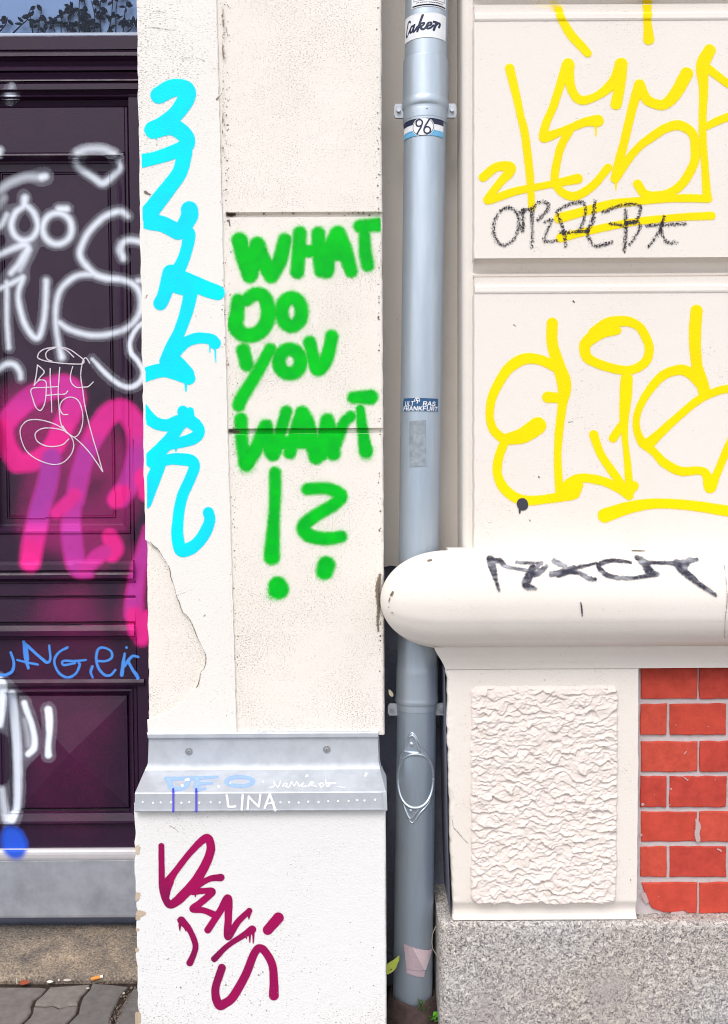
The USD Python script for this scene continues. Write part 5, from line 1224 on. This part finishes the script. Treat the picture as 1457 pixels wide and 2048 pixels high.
CH = [ellipse(1013,452,25,38,4,22,-80,285,12),
 [(1046,461,4),(1047,432,4),(1048,419,4)], [(1040,424,4),(1064,415,4),(1080,404,4),(1097,408,4),(1092,424,4),(1076,440,4)], [(1064,420,5),(1065,460,4),(1064,494,4)],
 [(1089,444,3.5),(1103,440,4),(1092,470,4),(1090,482,4),(1114,481,3.5)],
 [(1132,492,4),(1128,461,4),(1116,430,4)], [(1114,422,4),(1136,410,4),(1160,404,4),(1171,412,4),(1168,440,4),(1158,462,4)], [(1121,465,4),(1150,464,4),(1176,461,4)],
 [(1190,401,4),(1186,440,5),(1176,464,4),(1181,482,4),(1192,492,4),(1224,484,4)],
 [(1206,424,4),(1240,411,4),(1266,408,4),(1281,414,4),(1275,438,4),(1254,447,4)], [(1252,420,4),(1252,460,4.5),(1249,500,4)], [(1256,446,4),(1278,446,4),(1278,462,4),(1260,488,3.5)], [(1220,447,3.5),(1244,450,4)],
 [(1293,451,3.5),(1330,449,4),(1372,447,4)], [(1329,432,4),(1320,461,4),(1298,493,3.5)], [(1323,458,4),(1332,482,4),(1353,485,4)]]
paint('graffiti', house, [{'p': s, 'soft': 3.2, 'a': .55, 'r': 4} for s in CH], wall_depth, WY, 'chalk_black', g=1.1, soft=3.2, r0=4, off=.0016, label='scratchy black chalk tag across the bottom of the upper yellow tag')
SC = [[(1147,602,1.5),(1149,604,1.5)], [(1028,649,.9),(1032,652,.7)], [(1078,953,1.2),(1079,955,1.2)], [(1060,1040,1),(1061,1042,1)], [(1068,952,.7)], [(1250,505,1.5),(1251,502,1.2)], [(1070,502,1)], [(1138,844,.8),(1146,843,.6)]]
paint('scuff', house, [{'p': s, 'soft': 1.0} for s in SC], wall_depth, WY, 'dirt_line', g=.9, soft=1.0, off=.0007)

# ---- dry-brush tag on the ledge
BR = [([(981,1118,8),(987,1140,7),(993,1162,4),(999,1182,2)], .2), ([(986,1120,5),(1000,1122,6),(1008,1128,5)], .4), ([(1010,1132,3.5),(1030,1136,3.5),(1064,1140,3),(1082,1125,3.5)], .7),
 ([(1066,1134,6),(1058,1152,8),(1052,1168,8),(1064,1175,5),(1072,1177,3)], .15), ([(1094,1132,4),(1076,1146,6),(1062,1150,5)], .5), ([(1034,1124,3),(1084,1126,3)], .7),
 ([(1109,1122,5),(1130,1132,5)], .9), ([(1104,1148,6),(1126,1144,7),(1148,1136,6)], .6), ([(1134,1142,5),(1160,1146,4),(1178,1156,5),(1190,1158,4)], .45), ([(1118,1153,3),(1148,1137,4),(1193,1126,2.5)], .15),
 ([(1262,1124,3),(1230,1121,4),(1208,1124,5),(1198,1132,5),(1212,1148,5),(1234,1155,4)], .2), ([(1234,1155,4),(1262,1156,4),(1290,1152,4),(1316,1148,4)], .55), ([(1274,1114,5),(1288,1124,7),(1300,1142,8),(1312,1148,5)], .3), ([(1282,1124,4),(1320,1125,4),(1350,1125,4),(1394,1119,4.5)], .45),
 ([(1354,1126,8),(1366,1140,8),(1380,1152,7),(1400,1168,5),(1418,1180,4),(1432,1190,3)], .1), ([(1380,1120,6),(1370,1132,6)], .4)]
paint('graffiti', ledge, [{'p': [(x, y, r * 1.02) for x, y, r in s], 'tone': (lambda X, Y, t=t: np.clip(t * 1.1 - .05 + 2.4 * fnoise(X * .35, Y, .11, 207, 3), 0, 1)), 'soft': 2.8, 'a': .82} for s, t in BR] + [{'p': [(1162,1205,1.3),(1164,1218,1.8),(1165,1232,1)], 'soft': 1.0, 'tone': 0}], ledge_depth, -.1, 'brush_black', g=1.2, soft=2.2, off=.0012, label='dry-brushed black and grey tag on top of the rounded ledge')
paint('scuff', ledge, [{'p': s, 'soft': 1.2, 'tone': .5} for s in ([(857,1121,2),(863,1120,2)], [(783,1190,2.5),(786,1184,2)], [(780,1196,1.2),(778,1204,1)], [(777,1214,1.2)], [(784,1225,1),(786,1226,1)], [(1449,1130,.8),(1453,1165,.7),(1455,1200,.8),(1451,1240,.7),(1450,1275,.8)], [(1265,1100,1.2),(1290,1101,1)])], ledge_depth, -.1, 'dirt_line', g=.9, soft=1.2, off=.0012)

# ---- marks on the zinc cover
cr_ = [(PZ(r_[2], r_[3], 300), r_[3]) for r_ in UPS + AP[1:] + LIP[1:5]]
cr_ = np.array(sorted(cr_))
cover_depth = lambda X, Z: np.interp(Z, cr_[:, 0], cr_[:, 1])
DEO = [[(333,1558,4),(360,1557,3.5),(400,1556,3.5),(435,1554,2.5)], [(338,1560,4),(341,1570,5),(347,1582,3)], [(345,1578,4),(362,1577,4),(374,1570,4),(378,1562,4)], [(395,1558,4),(393,1572,5),(392,1582,3.5)], [(396,1568,3),(424,1566,2.5)], [(394,1580,3),(410,1577,2)], ellipse(480,1563,27,9,3.6,20)]
paint('graffiti', cover, [{'p': s, 'soft': 1.8, 'a': .9} for s in DEO], cover_depth, -.06, 'marker_pale_blue', g=1.2, n_it=24, off=.0009, label='faded pale blue tag on the sloping top of the zinc cover')
for x in (347, 393): paint('paint_drip', cover, [{'p': [(x, 1578, 2.4), (x, 1590, 2.2), (x, 1612, 2.0), (x, 1623, 2.3)], 'soft': 1.1}], cover_depth, -.098, 'marker_violet', g=1.0, off=.0014, label='violet-blue drip over the front edge')
LN = [[(454,1591,2.4),(456,1602,2.3),(458,1613,2.3),(471,1613,2.2)], [(486,1590,2.2),(485,1604,2.2),(484,1619,2.3)], [(496,1617,2.2),(497,1604,2),(498,1593,2.2)], [(498,1593,2.2),(508,1604,2),(518,1613,2.2)], [(518,1613,2.2),(520,1600,2),(521,1590,2.2)], [(530,1616,2.2),(535,1602,2),(540,1589,2.4)], [(540,1589,2.4),(546,1604,2.4),(551,1620,2.8)], [(533,1608,1.6),(548,1605,1.6)]]
dots = [95,150,190,245,300,342,395,455,503,825,870,922,972,1027,1078,1130,1186,1232,1270,1327]
LN += [[(250 + x / 2.649, 1605 + .8 * math.sin(x * .05) - max(0, x - 900) * .012, 2.0)] for x in dots]
NM = [[(541,1575,1),(549,1572,1),(548,1563,1),(556,1574,1),(562,1562,1)], [(566,1572,1),(570,1567,1),(576,1568,1),(570,1573,1),(578,1574,1)], [(580,1572,1),(584,1564,1),(589,1572,1),(594,1564,1),(599,1572,1)], [(602,1570,1),(608,1566,1),(604,1573,1),(614,1572,1)], [(618,1572,1),(622,1564,1),(628,1565,1),(622,1569,1),(634,1573,1)], [(638,1568,1),(644,1566,1),(648,1570,1),(642,1574,1),(640,1568,1)], [(652,1560,1),(654,1572,1),(660,1570,1),(656,1566,1),(672,1566,1)], [(676,1573,.8),(690,1575,.8)]]
spk = [[(365,1571,2.5)], [(438,1573,2.4)], [(377,1559,2.6),(372,1560,2)], [(615,1551,2),(612,1553,1.4)], [(733,1547,2.2),(731,1552,1.4)], [(461,1566,1.2)], [(527,1563,1.8)]]
kw = dict(g=.9, soft=1.0, off=.0013, n_it=24)
for ch, q in (('L', LN[0:1]), ('I', LN[1:2]), ('N', LN[2:5]), ('A', LN[5:8])): paint('letter', cover, [{'p': s, 'soft': 1.0} for s in q], cover_depth, -.09, 'correction_white', label=f'white painted letter {ch} on the front edge', **kw)
for q in LN[8:]: paint('paint_dot', cover, [{'p': q, 'soft': 1.0}], cover_depth, -.09, 'correction_white', **kw)
paint('graffiti', cover, [{'p': s, 'soft': 1.0} for s in NM], cover_depth, -.06, 'correction_white', label='thin white scribbled name on the sloping top', **kw)
for q in spk: paint('paint_dot', cover, [{'p': q, 'soft': 1.0}], cover_depth, -.06, 'correction_white', **kw)

# ---- dirt, chips and cracks on the pier and block
rs = np.random.default_rng(77)
D1 = [{'p': [(446 + rs.normal(0, 1), y, rs.uniform(.4, 1.5)), (446.5 + rs.normal(0, 1), y + rs.uniform(3, 16), rs.uniform(.4, 1.0))], 'soft': 1.4, 'tone': rs.uniform(.3, 1), 'a': .8} for y in rs.uniform(-10, 300, 22)]
D1 += [{'p': [(446.5 + rs.normal(0, .6), y, .9) for y in range(-10, 320, 14)], 'soft': 1.2, 'tone': 1, 'a': .55}, {'p': [(454 + (y - 440) * .012 + rs.normal(0, .6), y, .7) for y in range(300, 1440, 20)], 'soft': 1.2, 'tone': 1, 'a': .3}]
D1 += [{'p': [(450 + rs.normal(3, 5), y, rs.uniform(.6, 1.5))], 'soft': 1.0, 'tone': rs.uniform(0, .6)} for y in rs.uniform(0, 760, 110)]
D1 += [{'p': [(466 + rs.normal(3, 5), y, rs.uniform(.6, 1.3))], 'soft': 1.0, 'tone': rs.uniform(0, .6)} for y in rs.uniform(760, 1450, 60)]
D1 += [{'p': [(455,427,3.5),(462,429,4),(470,429,2.5)], 'soft': 2}, {'p': [(460,862,2.5),(470,863,3),(480,864,2)], 'soft': 2}, {'p': [(458,440,1.5),(460,450,1.5)], 'soft': 1.5}]
D1 += [{'p': [(610 + rs.uniform(-150, 140), 428 + rs.normal(0, 2.2), rs.uniform(.8, 2)), (614 + rs.uniform(-150, 140), 428, 0.5)][:1], 'soft': 1.2, 'tone': .4} for i in range(14)]
dirt_depth = lambda X, Z: np.where(X < SEAM + .006, COAT_Y, pier_depth(X, Z))
paint('dirt_marks', pier, D1, dirt_depth, 0, 'dirt_line', g=1.0, soft=1.2, off=.0011, label='dark dirt specks along the vertical seam of the pier')
D2 = [[(298,22,.7),(320,22,.8),(334,26,.6)], [(292,54,.7),(312,55,1),(336,59,.8),(352,60,.6)], [(364,117,.9),(384,115,.6),(402,118,.8),(409,122,1.2)], [(422,136,.6),(440,138,.9)], [(434,198,2.4),(438,194,1.5),(442,190,1.2)], [(291,384,3.5),(298,388,2.5)], [(302,388,1.2),(300,392,1)],
      [(294,590,1.2),(292,596,1)], [(352,1192,.7),(372,1184,.6),(392,1176,.5)], [(356,1184,.5),(376,1174,.5)], [(408,1232,1.2),(412,1229,1)], [(400,1357,.6),(398,1366,.7),(397,1376,.5)], [(305,1432,.6),(322,1424,.6)]]
paint('crack', pier, [{'p': s, 'soft': 1.1, 'tone': .6, 'a': .7} for s in D2], coat_fn, COAT_Y, 'dirt_line', g=.9, soft=1.1, off=.0009)
pk = peel[(peel[:, 1] > 1080) & (peel[:, 1] < 1380)]
paint('peel_edge', pier, [{'p': [(x + 1.0, y - .6, .7 + .5 * abs(math.sin(i * 2.3))) for i, (x, y) in enumerate(pk)], 'soft': 1.1, 'tone': .5, 'a': .8}], coat_fn, COAT_Y, 'dirt_line', g=.9, soft=1.1, off=.0007, label='dark broken edge of the peeling plaster coat')
CHP = [{'p': s, 'soft': 1.8, 'tone': t} for s, t in (([(276,1696,5),(275,1706,4)], .8), ([(276,1790,5),(274,1798,4)], .5), ([(279,1828,7),(288,1827,4)], .4), ([(276,1836,5)], .2), ([(274,1900,4)], .5), ([(276,2030,6),(275,2042,7)], .2), ([(276,1860,3)], .6))]
paint('bare_patch', block, CHP, blk_depth, BLK_Y, 'bare_plaster', g=1.0, soft=1.8, off=.0008, label='chipped bare plaster along the left edge of the block', clip=lambda X, Y: X > 270.5)
SB = [{'p': [(rs.uniform(285, 760), y, rs.uniform(.4, 1.0))], 'soft': 1.0, 'tone': rs.uniform(.2, 1)} for y in 2048 - 220 * rs.beta(1, 1.6, 130)] + [{'p': [(341,1652,.7),(350,1657,.7),(357,1664,.5)], 'soft': 1.0}, {'p': [(452,1970,1.6)], 'soft': 1}, {'p': [(518,1950,1.4)], 'soft': 1}, {'p': [(526,1944,1.2)], 'soft': 1}, {'p': [(362,1975,1.5)], 'soft': 1}]
paint('dirt_marks', block, SB, blk_depth, BLK_Y, 'dirt_line', g=1.0, soft=1.0, off=.0013)
rgt = [{'p': [(pr(y) - abs(rs.normal(0, 3)) - 1, y, rs.uniform(.6, 1.8))], 'soft': 1.0, 'tone': rs.uniform(0, .5)} for y in rs.uniform(0, 1440, 60)] + [{'p': [(760,1150,3),(757,1170,5),(756,1190,5),(758,1215,4),(756,1240,3),(757,1262,2)], 'soft': 3, 'tone': .8, 'a': .8}]
paint('edge_dirt', pier, rgt, pier_depth, 0, 'dirt_line', g=1.0, soft=1.0, off=.0009, clip=lambda X, Y: X < pr(Y) + 2)
paint('crack', base_panel, [{'p': s, 'soft': .9, 'tone': .5} for s in ([(905,1640,.8),(908,1655,.7),(916,1664,.8),(926,1676,.6),(936,1686,.7)], [(908,1329,1.2),(920,1331,.8),(940,1331,.8),(970,1330,.6)], [(1090,1360,1)], [(1262,1760,1.2)], [(984,1812,1)], [(940,1845,1)])], lambda X, Z: np.full_like(X, BY - .0008), BY, 'dirt_line', g=.9, soft=.9, off=.0008)

SM = [([(1394, 1640, 3), (1397, 1652, 5), (1395, 1668, 5), (1397, 1680, 4.5)], .3), ([(1366, 1553, 1.0), (1376, 1560, 1.1)], .8), ([(1343, 1578, 1.5)], .6), ([(1369, 1508, .8), (1374, 1503, .8)], 1), ([(1417, 1453, .9)], 1),
 ([(1288, 1790, 5), (1294, 1803, 4)], .2), ([(1318, 1793, .9)], 1), ([(1436, 1698, 1.4), (1443, 1702, 1.2)], .7), ([(1282, 1670, 3)], .2), ([(1366, 1826, 4), (1345, 1828, 3.5)], .3), ([(1286, 1609, 3)], .4), ([(1340, 1610, 1.2)], .6), ([(1338, 1740, 1.0)], .7), ([(1352, 1450, .8)], .9), ([(1431, 1560, .8)], .9), ([(1310, 1590, .8)], .9)]
for s_, t_ in SM: paint('mortar_smear', brickwork, [{'p': s_, 'soft': 1.8, 'tone': t_}], lambda X, Z: np.full_like(X, BKY - .0012), BKY, 'mortar_smear', g=.9, soft=1.8, off=.0010)

# ---- door graffiti
dm = DepthMap(leaf_meshes + frame_meshes, DX(-62, .28), PIER_X0 - .001, .05, DZ(60, .26))
def dplane(n): return .28 + DO
dclip = lambda X, Y: X < 299
PK = [
 {'p': [(34,922,20),(14,890,20),(10,850,21),(41,812,22),(75,788,22),(120,772,22),(143,780,22),(148,809,22),(127,853,23),(103,900,22),(69,922,20),(34,925,20)], 'tone': lambda X, Y: np.clip((860 - Y) / 170 + .15, 0, .55)},
 {'p': [(6,850,12),(-4,880,14)], 'tone': 0},
 {'p': [(104,916,20),(96,963,21),(86,1000,22),(74,1051,23),(65,1095,22),(61,1124,20)], 'tone': lambda X, Y: np.clip((1090 - Y) / 60, 0, 1)},
 {'p': [(150,1000,20),(160,950,20),(170,915,20),(188,874,21),(218,830,22),(248,822,22),(270,852,22),(277,895,22),(262,960,22),(240,995,22)], 'tone': lambda X, Y: np.clip((Y - 850) / 60, .25, .85)},
 {'p': [(240,990,20),(232,1000,18),(246,985,16)], 'tone': 0}, {'p': [(286,955,18),(294,985,18),(286,950,14)], 'tone': 0},
 {'p': [(146,1002,20),(142,1040,21),(146,1090,22),(156,1135,19),(176,1146,12)], 'tone': .8},
 {'p': [(112,1026,14),(132,1008,14),(150,990,14)], 'tone': .2},
 {'p': [(220,1074,17),(228,1096,20),(222,1104,20)], 'tone': 0}, {'p': [(208,1105,16),(192,1116,16),(168,1142,14)], 'tone': .5},
 {'p': [(298,1060,12),(288,1100,14),(278,1137,16),(270,1189,18),(268,1228,20)], 'tone': .75}, {'p': [(270,1232,19),(278,1262,20),(290,1240,20),(284,1276,16)], 'tone': 0.05}]
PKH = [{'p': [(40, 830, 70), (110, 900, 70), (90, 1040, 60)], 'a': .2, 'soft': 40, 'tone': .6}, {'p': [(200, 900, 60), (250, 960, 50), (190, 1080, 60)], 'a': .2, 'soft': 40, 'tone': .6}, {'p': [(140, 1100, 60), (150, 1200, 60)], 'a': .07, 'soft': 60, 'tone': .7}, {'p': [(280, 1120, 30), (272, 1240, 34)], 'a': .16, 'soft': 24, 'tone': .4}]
PKH += [{'p': [(130, 1290, 120), (140, 1440, 120), (140, 1600, 100)], 'a': .09, 'soft': 60, 'tone': .75}]  # faint purple wash painting a light gradient into the lower door
paint('graffiti', door, PKH + [dict(s, soft=7) for s in PK], dm, .28 + DO, 'paint_pink', g=2.0, soft=7, halo=12, hamp=.16, thin=.22, off=.0008, label='broad pink and purple spray-paint lettering across the middle of the door, with a painted purple light gradient below', clip=dclip)
W1 = [
 {'p': [(50,396,9),(49,410,9)]}, {'p': [(49,412,7),(31,426,7),(23,450,7),(31,472,7),(48,481,7),(66,474,7),(76,452,7),(68,426,7),(52,410,7)]},
 {'p': ellipse(115,457,29,31,7.5,20)}, {'p': [(118,418,8),(134,418,8)]},
 {'p': [(255,432,6),(246,424,7),(232,424,7.5),(206,436,7),(178,464,7),(162,497,7.5),(162,515,7.5),(172,530,7.5),(190,548,8),(213,556,8),(247,560,7),(272,573,7),(282,596,7),(280,625,7),(262,650,6.5),(235,664,6.5),(190,671,6.5),(145,661,6),(118,645,6)]},
 {'p': [(187,548,7),(160,550,6.5),(140,560,6.5),(120,582,6),(112,617,6),(113,658,5.5),(118,690,5.5),(122,706,7),(124,714,8)]},
 {'p': [(247,516,8),(241,500,9),(246,486,8),(262,480,7),(292,486,7)]}, {'p': [(276,562,5.5),(298,558,5)]},
 {'p': [(296,640,6),(276,654,6),(261,680,6),(262,704,6.5),(276,722,6),(286,742,6),(281,762,6.5),(262,774,7),(240,769,6.5),(213,748,6),(185,718,4)], 'soft': 3.5},
 {'p': [(46,555,7),(37,586,5.5),(40,615,6),(50,648,6),(66,672,6.5),(78,674,6.5),(86,650,6),(91,615,6),(93,562,7)]}, {'p': [(-8,580,5),(16,570,5.5),(44,556,6)]}, {'p': [(14,565,5),(14,637,5),(18,695,5)]},
 {'p': [(-6,456,7),(4,448,7),(14,430,6)], 'a': .8}, {'p': [(-6,512,6),(20,500,7),(46,490,9),(56,495,8),(46,514,8),(36,530,7),(22,546,6)], 'a': .95}, {'p': [(60,500,5),(52,518,6),(40,540,5)], 'a': .7},
 {'p': [(91,352,8),(84,354,8)], 'a': 1}, {'p': [(86,354,9),(52,354,10),(20,366,9),(-4,382,10)], 'soft': 7, 'a': .55}, {'p': [(-4,410,10),(6,396,9)], 'soft': 8, 'a': .35},
 {'p': [(156,304,8),(176,298,9),(206,298,9),(228,306,8)], 'soft': 8, 'a': .75}, {'p': [(236,322,6),(240,336,7),(226,352,8),(206,366,9),(186,354,8),(160,336,8),(152,322,7)], 'soft': 5, 'a': .85},
 {'p': [(20,184,5),(18,191,8),(26,192,7)], 'soft': 6, 'a': .85}, {'p': [(24,172,4),(20,202,4)], 'soft': 7, 'a': .4}, {'p': [(0,300,7),(-4,310,7)], 'soft': 6, 'a': .8},
 {'p': [(-6,740,6),(14,728,6.5),(30,730,6.5),(40,744,6),(42,756,5)]},
 {'p': [(49,1406,8),(54,1422,8),(63,1446,7.5),(69,1474,8),(68,1496,9),(57,1508,8)], 'soft': 3}, {'p': [(50,1440,5),(56,1470,5),(58,1490,5)], 'soft': 7, 'a': .45}, {'p': [(97,1420,10),(99,1440,10),(99,1466,8),(97,1490,7.5),(97,1510,9)], 'soft': 3},
 {'p': [(-2,1362,14),(4,1375,14),(4,1420,10),(0,1450,8)], 'soft': 4}, {'p': [(24,1388,11),(30,1440,12),(35,1500,12),(36,1560,11),(34,1612,10),(24,1640,10)], 'soft': 4, 'a': .9}, {'p': [(4,1580,8),(8,1610,10),(16,1640,12)], 'soft': 6, 'a': .6}]
paint('graffiti', door, [dict(s, soft=s.get('soft', 6.0) * 1.12, tone=.3, p=[(q[0], q[1], q[2] * .74) for q in s['p']]) for s in W1], dm, .28 + DO, 'paint_white', g=1.6, soft=4, halo=14, hamp=.07, thin=.10, off=.0013, label='hazy white spray-paint loops and letters on the door', clip=dclip)
paint('graffiti', door, [{'p': [(20,1664,12),(26,1676,21),(30,1690,24)], 'soft': 9, 'a': .93}, {'p': [(34,1708,12)], 'soft': 12, 'a': .4}], dm, .28 + DO, 'paint_blue', g=1.6, soft=5, off=.0019, label='bright blue spray-paint spot at the bottom of the door')
UN = [[(-6,1348,3),(4,1350,3),(14,1349,3),(25,1342,3.2),(28,1325,3),(22,1305,2.6)], [(48,1283,2.5),(50,1310,3),(54,1325,3.2),(57,1336,3)], [(47,1284,2.5),(58,1294,3),(72,1307,3),(86,1319,3),(95,1325,3),(101,1318,2.6),(99,1291,2.4)], [(53,1292,3),(55,1318,4)], [(35,1320,2.2),(55,1325,2.4),(76,1329,2.4)],
 [(135,1295,2.6),(118,1305,2.6),(109,1322,2.6),(117,1344,2.6),(135,1355,2.8),(152,1347,2.6),(160,1330,2.6),(158,1326,2.4)], [(172,1320,2.2),(150,1322,2.4),(127,1322,2.4),(128,1330,2.4),(150,1326,2.4)], [(185,1333,2.8),(182,1344,2.8),(186,1355,2.2)],
 [(194,1322,2.6),(212,1322,2.4),(224,1315,2.6),(222,1302,2.4),(206,1295,2.6),(196,1300,2.8),(193,1318,2.8),(198,1337,2.8),(210,1350,2.8),(222,1350,2.6),(231,1340,2.4)], [(250,1307,2.4),(247,1325,3.4),(244,1350,4)], [(253.5,1295,2.6)], [(250,1332,2.8),(257,1321,3.2),(266,1312,2.8),(277,1314,2.6)], [(257,1323,3),(266,1340,3.2),(272,1348,3.6),(276,1356,3.6)]]
paint('graffiti', door, [{'p': s, 'soft': 1.4, 'tone': tn, 'a': .88} for s in UN], dm, .28 + DO, 'marker_blue', g=1.0, soft=1.4, off=.0014, label='blue marker lettering on the board below the middle mouldings', clip=dclip)
BH = [[(75.5,713),(80,704),(93,697),(120,694),(140,699),(155,709),(168,720),(166,727),(151,728),(120,726),(92,722),(78,717),(75.5,713)], [(110,696),(98,700),(92,708),(95,718),(104,722)], [(118,694),(134,701),(148,714)],
 [(168,718),(164,732),(162,752),(166,780),(170,809),(178,845),(186,875),(196,908),(206,943)], [(206,943),(192,922),(178,903),(162,886),(148,874)], [(165,726),(168,718),(173,716),(180,726)],
 [(146,733),(142,748),(142,762),(148,771),(156,775),(168,774),(177,773),(187,764)], [(75.5,730),(73,750),(69,771)], [(75.5,730),(83,736),(89,744),(81,754),(77,760)], [(69,770),(80,760),(92,763),(93,778),(92,795),(88,812),(81,821),(73,815),(67,800),(63.5,778),(90,775),(117,773)],
 [(101,737),(101,760),(103,785),(104,824)], [(120,735),(118,765),(117,790),(119,820),(122,845),(130,862),(148,874)], [(92,791),(112,789),(130,788),(136,782)],
 [(136,829),(126,828),(120,816),(124,803),(136,795),(150,796),(160,806),(166,828),(165,850),(158,868),(148,874),(136,866),(126,852)],
 [(128,858),(112,849),(92,842),(72,839),(54,842),(42,856),(42,874),(51,898),(67,914),(90,925),(110,929),(128,924),(143,908),(148,890),(143,874),(130,862),(103,856),(82,858),(71,868),(75,882),(90,891),(108,893),(126,889),(138,878)]]
paint('graffiti', door, [{'p': [(x, y, 1.1) for x, y in s], 'soft': .8} for s in BH], dm, .28 + DO, 'marker_white', g=.8, soft=.8, off=.0019, label='thin white marker tag with a hat-like loop on the door panel')
